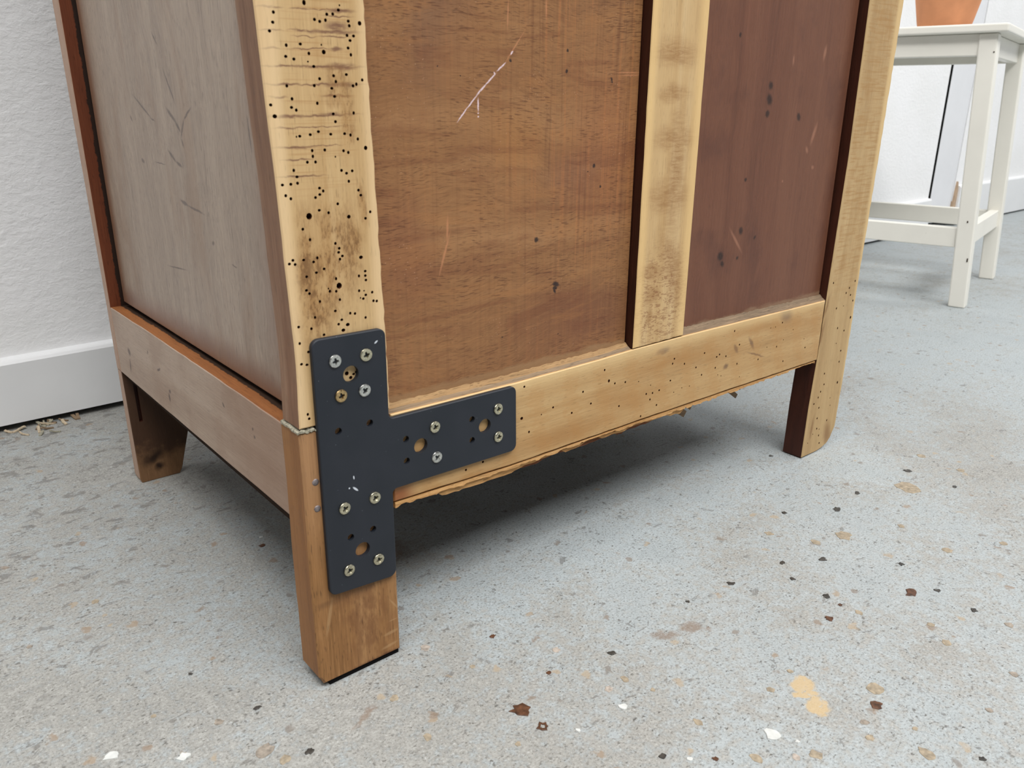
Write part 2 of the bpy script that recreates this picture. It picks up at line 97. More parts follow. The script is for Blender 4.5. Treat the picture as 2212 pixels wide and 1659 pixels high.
class Mat:
    def __init__(self, name, rough=0.5, spec=0.5, metal=0.0):
        self.m = bpy.data.materials.new(name)
        self.m.use_nodes = True
        self.nt = self.m.node_tree
        self.b = self.nt.nodes['Principled BSDF']
        self.b.inputs['Roughness'].default_value = rough
        self.b.inputs['Specular IOR Level'].default_value = spec
        self.b.inputs['Metallic'].default_value = metal
        self.tc = self.nt.nodes.new('ShaderNodeTexCoord')
        self.p = self.tc.outputs['Object']

    def n(self, t, **kw):
        nd = self.nt.nodes.new(t)
        for k, v in kw.items():
            setattr(nd, k, v)
        return nd

    def put(self, sock, v):
        if isinstance(v, bpy.types.NodeSocket):
            self.nt.links.new(v, sock)
        else:
            sock.default_value = v

    def math(self, op, a, b=0.0, c=None, clamp=False):
        nd = self.n('ShaderNodeMath', operation=op, use_clamp=clamp)
        self.put(nd.inputs[0], a)
        self.put(nd.inputs[1], b)
        if c is not None:
            self.put(nd.inputs[2], c)
        return nd.outputs[0]

    def scale(self, s, vec=None, rot=(0, 0, 0)):
        nd = self.n('ShaderNodeMapping')
        self.put(nd.inputs['Vector'], vec or self.p)
        nd.inputs['Scale'].default_value = s
        nd.inputs['Rotation'].default_value = rot
        return nd.outputs[0]

    def noise(self, vec=None, scale=1.0, detail=3.0, rough=0.55, dist=0.0):
        nd = self.n('ShaderNodeTexNoise')
        self.put(nd.inputs['Vector'], vec or self.p)
        nd.inputs['Scale'].default_value = scale
        nd.inputs['Detail'].default_value = detail
        nd.inputs['Roughness'].default_value = rough
        nd.inputs['Distortion'].default_value = dist
        return nd.outputs['Fac']

    def voro(self, vec=None, scale=1.0, rnd=1.0, out='Distance', feature='F1'):
        nd = self.n('ShaderNodeTexVoronoi', feature=feature)
        self.put(nd.inputs['Vector'], vec or self.p)
        nd.inputs['Scale'].default_value = scale
        nd.inputs['Randomness'].default_value = rnd
        return nd.outputs[out]

    def step(self, v, lo, hi, a=0.0, b=1.0):
        nd = self.n('ShaderNodeMapRange', interpolation_type='SMOOTHSTEP')
        self.put(nd.inputs['Value'], v)
        nd.inputs['From Min'].default_value = lo
        nd.inputs['From Max'].default_value = hi
        nd.inputs['To Min'].default_value = a
        nd.inputs['To Max'].default_value = b
        return nd.outputs[0]

    def ramp(self, v, stops):
        nd = self.n('ShaderNodeValToRGB')
        self.put(nd.inputs[0], v)
        e = nd.color_ramp.elements
        while len(e) < len(stops):
            e.new(0.5)
        for el, (pos, c) in zip(e, stops):
            el.position = pos
            el.color = lin(c)
        return nd.outputs[0]

    def mix(self, fac, a, b, mode='MIX'):
        nd = self.n('ShaderNodeMix', data_type='RGBA', blend_type=mode)
        self.put(nd.inputs[0], fac)
        self.put(nd.inputs[6], a if isinstance(a, bpy.types.NodeSocket) else lin(a))
        self.put(nd.inputs[7], b if isinstance(b, bpy.types.NodeSocket) else lin(b))
        return nd.outputs[2]

    def mul(self, a, b):
        return self.math('MULTIPLY', a, b)

    def mx(self, a, b):
        return self.math('MAXIMUM', a, b)

    def blob(self, plane, e, soft=0.5, wob=None, grow=1.0):
        """soft elliptical patch e = (a, b, half length, half width, angle) lying in a world plane"""
        a, b, ra, rb, ang = e
        ra, rb = max(ra, 1e-4) * grow, max(rb, 1e-4) * grow
        nd = self.n('ShaderNodeMapping', vector_type='TEXTURE')
        self.put(nd.inputs['Vector'], wob or self.p)
        if plane == 'xz':
            nd.inputs['Location'].default_value = (a, 0, b)
            nd.inputs['Rotation'].default_value = (0, -ang, 0)
            nd.inputs['Scale'].default_value = (ra, 1e4, rb)
        elif plane == 'yz':
            nd.inputs['Location'].default_value = (0, a, b)
            nd.inputs['Rotation'].default_value = (ang, 0, 0)
            nd.inputs['Scale'].default_value = (1e4, ra, rb)
        else:
            nd.inputs['Location'].default_value = (a, b, 0)
            nd.inputs['Rotation'].default_value = (0, 0, ang)
            nd.inputs['Scale'].default_value = (ra, rb, 1e4)
        ln = self.n('ShaderNodeVectorMath', operation='LENGTH')
        self.nt.links.new(nd.outputs[0], ln.inputs[0])
        return self.step(ln.outputs['Value'], 1.0 - soft, 1.0 + soft, 1.0, 0.0)

    def blobs(self, plane, es, soft=0.5, wob=None, grow=1.0):
        out = None
        for e in es:
            s = self.blob(plane, e, soft, wob, grow)
            out = s if out is None else self.mx(out, s)
        return out

    def wobble(self, scale, amp):
        nd = self.n('ShaderNodeTexNoise')
        nd.inputs['Scale'].default_value = scale
        nd.inputs['Detail'].default_value = 4
        self.nt.links.new(self.p, nd.inputs['Vector'])
        s = self.n('ShaderNodeVectorMath', operation='MULTIPLY_ADD')
        self.nt.links.new(nd.outputs['Color'], s.inputs[0])
        s.inputs[1].default_value = (amp * 2,) * 3
        s.inputs[2].default_value = (-amp,) * 3
        ad = self.n('ShaderNodeVectorMath', operation='ADD')
        self.nt.links.new(self.p, ad.inputs[0])
        self.nt.links.new(s.outputs[0], ad.inputs[1])
        return ad.outputs[0]

    def comp(self, i):
        nd = self.n('ShaderNodeSeparateXYZ')
        self.nt.links.new(self.p, nd.inputs[0])
        return nd.outputs[i]

    def color(self, v):
        self.put(self.b.inputs['Base Color'], v if isinstance(v, bpy.types.NodeSocket) else lin(v))

    def roughness(self, v):
        self.put(self.b.inputs['Roughness'], v)

    def bump(self, h, strength=0.3, dist=0.001):
        nd = self.n('ShaderNodeBump')
        nd.inputs['Strength'].default_value = strength
        nd.inputs['Distance'].default_value = dist
        self.put(nd.inputs['Height'], h)
        self.nt.links.new(nd.outputs[0], self.b.inputs['Normal'])


def plain(name, c, rough=0.5, spec=0.4, var=0.06, scale=60.0, metal=0.0):
    """a single tone with a little unevenness"""
    m = Mat(name, rough, spec, metal)
    f = m.noise(scale=scale, detail=4)
    lo = tuple(v * (1 - var) for v in c)
    hi = tuple(min(255, v * (1 + var)) for v in c)
    m.color(m.ramp(f, [(0.3, lo), (0.7, hi)]))
    m.bump(f, 0.15, 0.0006)
    return m.m


def grain_vec(m, axis, across, along):
    s = [across] * 3
    s[axis] = along
    return m.scale(tuple(s))


# ------------------------------------------------------------------ wood materials
def wood(name, stops, axis, fibre=0.22, rough=0.55, spec=0.3, ring=55.0, extra=None, pore=0.35, bump=0.25, warp=None):
    m = Mat(name, rough, spec)
    raw = m.p
    if warp:
        m.p = m.wobble(*warp)
    broad = m.noise(grain_vec(m, axis, ring, ring * 0.07), detail=3, rough=0.5, dist=0.6)
    fine = m.noise(grain_vec(m, axis, 900, 40), detail=3, rough=0.6)
    tick = m.noise(grain_vec(m, axis, 1300, 130), detail=1)
    c = m.ramp(broad, stops)
    dark = tuple(v * 0.55 for v in stops[0][1])
    lite = tuple(min(255, v * 1.12) for v in stops[-1][1])
    c = m.mix(m.mul(m.step(fine, 0.5, 0.8), fibre), c, dark)
    c = m.mix(m.mul(m.step(fine, 0.5, 0.25), fibre), c, lite)
    c = m.mix(m.mul(m.step(tick, 0.62, 0.74), pore), c, dark)
    m.p = raw
    if extra:
        c = extra(m, c, fine, broad)
    m.color(c)
    m.bump(m.math('SUBTRACT', fine, m.mul(m.step(tick, 0.62, 0.74), 0.6)), bump, 0.0004)
    return m.m


PALE = [(0.25, (180, 145, 98)), (0.5, (195, 163, 117)), (0.75, (205, 177, 134))]


def stile_extra(m, c, fine, broad):
    wob = m.wobble(220, 0.0012)
    wob2 = m.wobble(60, 0.006)
    x, z = m.comp(0), m.comp(2)
    rag = m.noise(m.scale((260, 260, 900)), detail=3)
    # fine cross-grain saw marks in the upper part
    saw = m.noise(m.scale((14, 14, 620)), detail=3, rough=0.6)
    zone = m.mul(m.step(z, 0.283, 0.305), m.mul(m.step(x, 0.004, 0.012), m.step(x, 0.047, 0.041)))
    c = m.mix(m.mul(m.mul(m.step(saw, 0.52, 0.66), zone), 0.38), c, (158, 112, 62))
    st = m.blobs('xz', SAW_STREAKS, 0.7, wob, 1.2)
    c = m.mix(m.mul(m.mul(st, m.step(rag, 0.22, 0.5)), 0.85), c, (112, 76, 60))
    # brown weathering
    blot = m.noise(m.scale((120, 120, 50)), detail=5, rough=0.68)
    bl = m.blobs('xz', STILE_STAINS, 0.8, wob2, 1.15)
    c = m.mix(m.mul(bl, 0.35), c, (166, 126, 78))
    fleck = m.noise(m.scale((700, 700, 260)), detail=3, rough=0.7)
    c = m.mix(m.mul(m.mul(bl, m.step(blot, 0.38, 0.58)), 0.62), c, (146, 104, 58))
    c = m.mix(m.mul(m.mul(bl, m.step(m.math('ADD', m.mul(blot, 0.5), m.mul(fleck, 0.5)), 0.485, 0.58)), 0.62), c, (96, 64, 38))
    # cream sanded arrises
    ed = m.mx(m.step(x, 0.009, 0.003), m.step(x, 0.046, 0.053))
    c = m.mix(m.mul(ed, 0.5), c, (233, 203, 160))
    return c


def mid_extra(m, c, fine, broad):
    wob = m.wobble(50, 0.006)
    sm = m.blobs('xz', MID_SMUDGES, 0.8, wob, 1.1)
    tex = m.noise(m.scale((90, 90, 500)), detail=4, rough=0.7, dist=1.0)
    c = m.mix(m.mul(sm, m.step(tex, 0.3, 0.7, 0.3, 0.75)), c, (140, 98, 56))
    z = m.comp(2)
    hat = m.noise(m.scale((160, 160, 560)), detail=3, rough=0.6, dist=1.4)
    zone = m.mul(m.blob('xz', (0.290, 0.195, 0.030, 0.038, 0), 0.5, wob), m.step(hat, 0.5, 0.6))
    c = m.mix(m.mul(zone, 0.55), c, (122, 74, 44))
    x = m.comp(0)
    ed = m.mx(m.step(x, 0.272, 0.265), m.step(x, 0.306, 0.316))
    return m.mix(m.mul(ed, 0.6), c, (229, 194, 136))


def rail_extra(m, c, fine, broad):
    wob = m.wobble(160, 0.0015)
    sm = m.blobs('xz', RAIL_SMUDGES, 0.6, wob)
    c = m.mix(m.mul(sm, 0.75), c, (110, 84, 66))
    s1 = m.blobs('xz', RAIL_STREAKS[1:], 0.9, m.wobble(30, 0.008))
    c = m.mix(m.mul(s1, 0.5), c, (160, 114, 64))
    x, z = m.comp(0), m.comp(2)
    end = m.step(x, 0.075, 0.06)
    c = m.mix(m.mul(m.mul(end, m.step(z, 0.124, 0.112)), 0.9), c, (140, 84, 50))
    # wandering growth rings
    ring = m.n('ShaderNodeTexWave', wave_type='RINGS', rings_direction='Y')
    mp = m.n('ShaderNodeMapping')
    m.put(mp.inputs['Vector'], m.p)
    mp.inputs['Location'].default_value = (-0.43, 0, -0.165)
    mp.inputs['Scale'].default_value = (0.42, 1, 1)
    m.nt.links.new(mp.outputs[0], ring.inputs['Vector'])
    ring.inputs['Scale'].default_value = 24
    ring.inputs['Distortion'].default_value = 3.5
    ring.inputs['Detail'].default_value = 2
    ring.inputs['Detail Scale'].default_value = 18
    c = m.mix(m.step(ring.outputs['Fac'], 0.35, 1.0, 0.0, 0.22), c, (172, 122, 66))
    up_ = m.step(z, 0.152, 0.1625)
    return m.mix(m.mul(up_, 0.55), c, (230, 200, 148))


def rstile_extra(m, c, fine, broad):
    z, x = m.comp(2), m.comp(0)
    rib = m.noise(m.scale((30, 30, 420)), detail=4, rough=0.6, dist=0.3)
    blot = m.noise(m.scale((60, 60, 34)), detail=4, rough=0.6)
    zone = m.mul(m.step(z, 0.145, 0.2), m.mul(m.step(x, 0.532, 0.537), m.step(x, 0.583, 0.577)))
    c = m.mix(m.mul(m.mul(m.step(rib, 0.45, 0.62), zone), 0.5), c, (160, 118, 66))
    c = m.mix(m.mul(m.mul(m.step(blot, 0.5, 0.68), zone), 0.4), c, (158, 116, 66))
    wob = m.wobble(120, 0.002)
    ds = m.blobs('xz', [(0.5305, 0.154, 0.009, 0.0016, 1.35), (0.5285, 0.128, 0.013, 0.002, 1.4), (0.534, 0.03, 0.01, 0.002, 1.5), (0.566, 0.016, 0.006, 0.012, 0.3)], 0.7, wob)
    c = m.mix(m.mul(ds, 0.6), c, (120, 82, 48))
    ed = m.step(x, 0.577, 0.583)
    return m.mix(m.mul(ed, 0.5), c, (228, 196, 142))


def leg_extra(m, c, fine, broad):
    wob = m.wobble(120, 0.003)
    x, z = m.comp(0), m.comp(2)
    blot = m.noise(m.scale((130, 130, 45)), detail=5, rough=0.65)
    bl = m.blob('xz', (0.033, 0.035, 0.016, 0.035, 0.1), 0.8, wob)
    c = m.mix(m.mul(m.mul(bl, m.step(blot, 0.38, 0.58)), 0.6), c, (104, 66, 40))
    sc = m.blobs('xz', [(0.0085, 0.048, 0.011, 0.0011, 1.35), (0.049, 0.0185, 0.0048, 0.0011, 0.05), (0.0475, 0.0095, 0.0052, 0.001, 0.1), (0.052, 0.038, 0.005, 0.0006, -1.0), (0.051, 0.027, 0.003, 0.0004, 0)], 0.5)
    c = m.mix(m.mul(sc, 0.45), c, (180, 146, 104))
    base = m.mul(m.step(m.math('ADD', z, m.mul(blot, -0.006)), 0.0035, 0.0005), m.step(x, 0.015, 0.03))
    c = m.mix(m.mul(base, 0.8), c, (72, 32, 20))
    pad = m.mul(m.step(z, 0.0605, 0.058), m.mul(m.step(z, 0.0535, 0.0575), m.step(blot, 0.4, 0.55)))
    c = m.mix(m.mul(pad, 0.35), c, (80, 54, 36))
    up_ = m.step(z, 0.075, 0.15)
    c = m.mix(m.mul(up_, 0.5), c, (176, 136, 100))
    return c


def panel_extra(m, c, fine, broad):
    x, z = m.comp(0), m.comp(2)
    wob2 = m.wobble(25, 0.02)
    t = PANEL_TONES
    for e, col, k in ((t[0], (112, 80, 62), 0.55), (t[1], (142, 88, 54), 0.5), (t[2], (154, 108, 64), 0.7), (t[3], (122, 74, 50), 0.5), (t[4], (108, 64, 46), 0.5), (t[5], (120, 82, 64), 0.45), (t[6], (150, 106, 68), 0.4)):
        c = m.mix(m.mul(m.blob('xz', e, 0.9, wob2), k), c, col)
    # brushed vertical stain marks
    br = m.noise(m.scale((420, 420, 9)), detail=4, rough=0.65)
    ur = m.blob('xz', (0.215, 0.35, 0.06, 0.12, 0), 0.7, wob2)
    c = m.mix(m.mul(m.step(br, 0.5, 0.68), m.step(ur, 0, 1, 0.14, 0.5)), c, (172, 110, 66))
    c = m.mix(m.mul(m.step(br, 0.48, 0.32), m.step(ur, 0, 1, 0.18, 0.45)), c, (98, 56, 36))
    fig = m.noise(m.scale((9, 9, 60)), 1.0, detail=4, rough=0.6, dist=1.6)
    c = m.mix(m.step(fig, 0.52, 0.66, 0, 0.35), c, (108, 62, 40))
    c = m.mix(m.step(fig, 0.48, 0.34, 0, 0.3), c, (160, 110, 66))
    # pores: short dark ticks rising to one side
    v = m.scale((170, 170, 2000), m.wobble(7, 0.012), rot=(0, R(14), 0))
    pk = m.noise(v, detail=1, rough=0.4)
    msk = m.step(m.noise(scale=22, detail=2), 0.40, 0.58, 0.3, 1.0)
    c = m.mix(m.mul(m.mul(m.step(pk, 0.57, 0.68), msk), 0.6), c, (76, 42, 26))
    # pale dust speckles
    sp = m.voro(scale=420, out='Distance')
    c = m.mix(m.mul(m.step(sp, 0.13, 0.06), m.step(m.noise(scale=35), 0.5, 0.62, 0, 0.6)), c, (206, 166, 140))
    w = m.wobble(400, 0.0004)
    c = m.mix(m.mul(m.blobs('xz', PANEL_FAINT, 0.6, w), 0.5), c, (196, 134, 96))
    c = m.mix(m.mul(m.blobs('xz', PANEL_SPECKS, 0.4, m.wobble(700, 0.0008)), 0.9), c, (34, 26, 28))
    c = m.mix(m.mul(m.blobs('xz', PANEL_SCRATCH, 0.4, w), m.step(m.noise(scale=900), 0.3, 0.5, 0.55, 1.0)), c, (216, 192, 196))
    # frayed pale foot of the panel
    ft = m.step(m.math('ADD', z, m.mul(m.noise(m.scale((60, 60, 200)), detail=4), -0.008)), 0.1685, 0.1655)
    c = m.mix(m.mul(ft, 0.7), c, (150, 118, 84))
    return c


def rpanel_extra(m, c, fine, broad):
    br = m.noise(m.scale((420, 420, 9)), detail=4, rough=0.65)
    c = m.mix(m.mul(m.step(br, 0.5, 0.72), 0.2), c, (132, 84, 64))
    c = m.mix(m.mul(m.step(br, 0.48, 0.28), 0.22), c, (74, 42, 32))
    sm = m.noise(scale=16, detail=4, rough=0.6)
    c = m.mix(m.step(sm, 0.52, 0.72, 0, 0.4), c, (70, 42, 36))
    c = m.mix(m.mul(m.blobs('xz', RPANEL_FAINT, 0.7), 0.35), c, (184, 132, 106))
    c = m.mix(m.mul(m.blobs('xz', RPANEL_SPECKS, 0.5, m.wobble(500, 0.001)), 0.8), c, (32, 22, 20))
    z = m.comp(2)
    ft = m.step(m.math('ADD', z, m.mul(m.noise(m.scale((60, 60, 200)), detail=4), -0.008)), 0.1655, 0.1625)
    return m.mix(m.mul(ft, 0.7), c, (140, 112, 88))


def side_extra(m, c, fine, broad):
    y, z = m.comp(1), m.comp(2)
    # the silvery patina wears off to brown stain along the edges of the panel
    nz = m.mul(m.noise(m.scale((20, 20, 9)), detail=4), 0.016)
    e = m.mx(m.step(m.math('ADD', y, nz), 0.345, 0.364), m.step(m.math('SUBTRACT', y, nz), 0.060, 0.012))
    e = m.mx(e, m.step(m.math('SUBTRACT', z, nz), 0.186, 0.166))
    c = m.mix(m.mul(e, 0.8), c, (112, 72, 48))
    cr = m.noise(m.scale((900, 900, 26)), detail=2, rough=0.5)
    c = m.mix(m.mul(m.step(cr, 0.66, 0.74), 0.6), c, (70, 52, 42))
    warm = m.noise(m.scale((30, 30, 8)), detail=4, rough=0.6)
    c = m.mix(m.mul(m.step(warm, 0.52, 0.68), 0.45), c, (128, 96, 68))
    c = m.mix(m.mul(m.blobs('yz', SIDE_SCRATCH, 0.5, m.wobble(300, 0.0008)), 0.75), c, (66, 46, 36))
    return c


def siderail_extra(m, c, fine, broad):
    y, z = m.comp(1), m.comp(2)
    blot = m.noise(scale=18, detail=5, rough=0.6)
    c = m.mix(m.step(blot, 0.45, 0.7, 0, 0.4), c, (140, 110, 88))
    c = m.mix(m.mul(m.step(y, 0.16, 0.04), 0.45), c, (132, 92, 66))
    c = m.mix(m.mul(m.step(y, 0.36, 0.31), 0.0), c, (166, 146, 132))
    c = m.mix(m.mul(m.blobs('yz', SIDERAIL_MARKS, 0.5, m.wobble(300, 0.0008)), 0.75), c, (70, 54, 52))
    sp = m.noise(m.scale((380, 380, 380)), detail=2)
    return m.mix(m.step(sp, 0.70, 0.78, 0, 0.55), c, (96, 66, 50))


def corner_dark_extra(m, c, fine, broad):
    # near-black band with an uneven edge along the corner next to the panel
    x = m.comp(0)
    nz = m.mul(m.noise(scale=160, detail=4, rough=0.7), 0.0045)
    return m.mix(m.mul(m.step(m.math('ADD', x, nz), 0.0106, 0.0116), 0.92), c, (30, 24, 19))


def shade_dirt_extra(m, c, fine, broad):
    x, z = m.comp(0), m.comp(2)
    blot = m.noise(scale=45, detail=5, rough=0.7)
    h = m.math('ADD', z, m.mul(blot, 0.05))
    c = m.mix(m.step(h, 0.040, 0.062, 0, 0.85), c, (58, 37, 26))  # dark upper part paints in the shadow under the cabinet along with dirt
    return m.mix(m.blobs('xz', [(0.014, 0.022, 0.009, 0.005, 0.5), (0.018, 0.012, 0.004, 0.003, 0.3)], 0.8, m.wobble(100, 0.004)), c, (44, 28, 18))


M_stile = wood('sanded_beech_wormed', PALE, 2, extra=stile_extra)
M_mid = wood('sanded_beech_smudged', PALE, 2, extra=mid_extra)
M_rail = wood('sanded_beech_rail', [(0.25, (168, 131, 86)), (0.5, (184, 149, 102)), (0.75, (196, 165, 119))], 0, extra=rail_extra)
M_rstile = wood('sanded_beech_ribbed', [(0.25, (166, 135, 93)), (0.5, (182, 152, 108)), (0.75, (192, 164, 121))], 2, extra=rstile_extra)
M_leg = wood('oiled_oak_front', [(0.25, (122, 85, 48)), (0.5, (146, 105, 64)), (0.75, (162, 122, 80))], 2, fibre=0.5, pore=0.75, extra=leg_extra)
M_legside = wood('oiled_oak_side', [(0.25, (120, 78, 42)), (0.5, (142, 96, 54)), (0.75, (158, 112, 66))], 2, fibre=0.25)
M_stileside = wood('stained_edge_wood', [(0.25, (96, 62, 42)), (0.5, (128, 92, 68)), (0.75, (148, 116, 92))], 2, fibre=0.3)
M_panel = wood('red_brown_stained_panel', [(0.2, (122, 83, 54)), (0.5, (140, 99, 63)), (0.8, (156, 115, 77))], 0, ring=34, extra=panel_extra, rough=0.5, spec=0.35, pore=0.3, fibre=0.22, warp=(7, 0.035))
M_rpanel = wood('dark_maroon_stained_panel', [(0.2, (92, 57, 42)), (0.5, (106, 67, 49)), (0.8, (118, 78, 58))], 2, ring=26, extra=rpanel_extra, rough=0.48, spec=0.35, pore=0.2, warp=(9, 0.02))
M_side = wood('silvery_patina_panel', [(0.2, (134, 114, 97)), (0.5, (152, 132, 114)), (0.8, (166, 147, 129))], 2, ring=45, extra=side_extra, rough=0.36, spec=0.6, fibre=0.45, pore=0.6, warp=(8, 0.016))
M_siderail = wood('faded_brown_rail', [(0.2, (154, 130, 112)), (0.5, (170, 148, 130)), (0.8, (182, 162, 146))], 1, ring=40, extra=siderail_extra, rough=0.5, spec=0.45, fibre=0.25)
M_ledge = wood('orange_brown_ledge', [(0.2, (112, 66, 34)), (0.5, (138, 86, 48)), (0.8, (154, 100, 58))], 1, fibre=0.35, rough=0.6, extra=corner_dark_extra)
M_reveal = wood('dark_red_brown_reveal', [(0.2, (92, 46, 27)), (0.5, (110, 58, 35)), (0.8, (122, 68, 42))], 2, fibre=0.3, rough=0.55, extra=corner_dark_extra)
M_rear = wood('faded_rose_brown_stile', [(0.2, (158, 128, 108)), (0.5, (172, 142, 122)), (0.8, (182, 154, 134))], 2, fibre=0.15)
M_dark = wood('almost_black_stained_wood', [(0.2, (44, 20, 12)), (0.5, (60, 28, 17)), (0.8, (76, 38, 24))], 2, fibre=0.3, rough=0.5)
M_rearleg = wood('grimy_shade_painted_leg', [(0.2, (106, 76, 50)), (0.5, (126, 93, 64)), (0.8, (140, 106, 76))], 2, extra=shade_dirt_extra, fibre=0.3)
M_bevel = wood('greyed_raw_wood', [(0.2, (104, 88, 72)), (0.5, (128, 108, 86)), (0.8, (148, 126, 100))], 0, fibre=0.45, rough=0.8, bump=0.6)
M_rawtan = wood('rough_raw_tan_wood', [(0.2, (134, 104, 70)), (0.5, (156, 124, 86)), (0.8, (170, 140, 100))], 0, fibre=0.5, rough=0.8, bump=0.8, ring=120)
M_ply = wood('splintered_ply', [(0.2, (172, 126, 76)), (0.5, (198, 152, 98)), (0.8, (210, 168, 116))], 0, fibre=0.5, rough=0.8, bump=0.8, ring=140)
M_plydark = wood('dark_ply_core', [(0.2, (84, 48, 28)), (0.5, (112, 68, 42)), (0.8, (134, 86, 56))], 0, fibre=0.5, rough=0.8)
M_inside = plain('old_dark_underside_wood', (46, 33, 24), 0.9, 0.1)
M_hole = plain('wormhole_inside', (78, 44, 26), 0.9, 0.1)
M_holelit = plain('wormhole_frass', (110, 62, 34), 0.9, 0.1)
M_chaff = plain('pale_wood_chaff', (186, 170, 146), 0.9, 0.1, 0.15, 400)
M_felt = plain('black_felt', (18, 17, 17), 0.95, 0.1, 0.2, 900)
M_lint = plain('grey_lint', (150, 146, 130), 0.95, 0.05, 0.25, 900)


def bracket_mat():
    m = Mat('matt_black_steel', 0.5, 0.38)
    f = m.noise(scale=2600, detail=2)
    big = m.noise(scale=40, detail=4)
    c = m.mix(m.step(big, 0.35, 0.7), (30, 35, 43), (36, 40, 48))
    ds = m.voro(scale=260, out='Distance')
    c = m.mix(m.mul(m.step(ds, 0.07, 0.03), m.step(m.noise(scale=90), 0.5, 0.6, 0, 0.5)), c, (150, 158, 168))
    c = m.mix(m.blobs('xz', [(0.0293, 0.1262, 0.0021, 0.0006, -0.8), (0.0287, 0.1335, 0.0004, 0.0011, 0.1), (0.0255, 0.1278, 0.0005, 0.0005, 0), (0.0475, 0.2095, 0.0012, 0.0005, 0.6)], 0.3), c, (196, 202, 210))
    m.color(c)
    m.roughness(m.step(big, 0.3, 0.7, 0.46, 0.56))
    m.bump(f, 0.10, 0.0002)
    return m.m


M_bracket = bracket_mat()


def zinc(name, tint):
    m = Mat(name, 0.30, 0.5, 1.0)
    f = m.noise(scale=900, detail=3)
    lo = tuple(v * 0.78 for v in tint)
    m.color(m.ramp(f, [(0.35, lo), (0.65, tint)]))
    m.roughness(m.step(f, 0.3, 0.7, 0.26, 0.42))
    return m.m


M_zinc = zinc('yellow_zinc_screw', (214, 208, 182))
M_zincw = zinc('bright_zinc_screw', (218, 219, 214))
M_zinco = zinc('tarnished_zinc_screw', (206, 176, 128))
M_nail = plain('old_nail_iron', (122, 114, 114), 0.5, 0.5, 0.2, 500, 0.4)


# ------------------------------------------------------------------ room materials
def wall_mat():
    m = Mat('white_rough_plaster', 0.75, 0.25)
    a = m.noise(m.scale((1, 1, 1.5)), scale=95, detail=5, rough=0.62, dist=0.2)
    b = m.noise(scale=330, detail=3, rough=0.6)
    big = m.noise(scale=6, detail=3)
    c = m.mix(m.step(big, 0.35, 0.65), (243, 243, 243), (247, 247, 248))
    pit = m.noise(m.scale((70, 70, 110)), detail=2)
    c = m.mix(m.mul(m.step(pit, 0.74, 0.80), 0.5), c, (150, 148, 146))
    m.color(c)
    m.bump(m.math('ADD', m.step(a, 0.3, 0.75), m.mul(b, 0.6)), 0.4, 0.0011)
    return m.m


def white_paint(name, c, rough=0.35, chip=0.0):
    m = Mat(name, rough, 0.45)
    f = m.noise(scale=9, detail=4)
    lo = tuple(v * 0.97 for v in c)
    col = m.ramp(f, [(0.3, lo), (0.7, c)])
    if chip:
        k = m.noise(scale=70, detail=5, rough=0.7)
        col = m.mix(m.step(k, 0.70, 0.74, 0, chip), col, (140, 134, 122))
    m.color(col)
    m.bump(m.noise(scale=160, detail=2), 0.08, 0.0006)
    return m.m


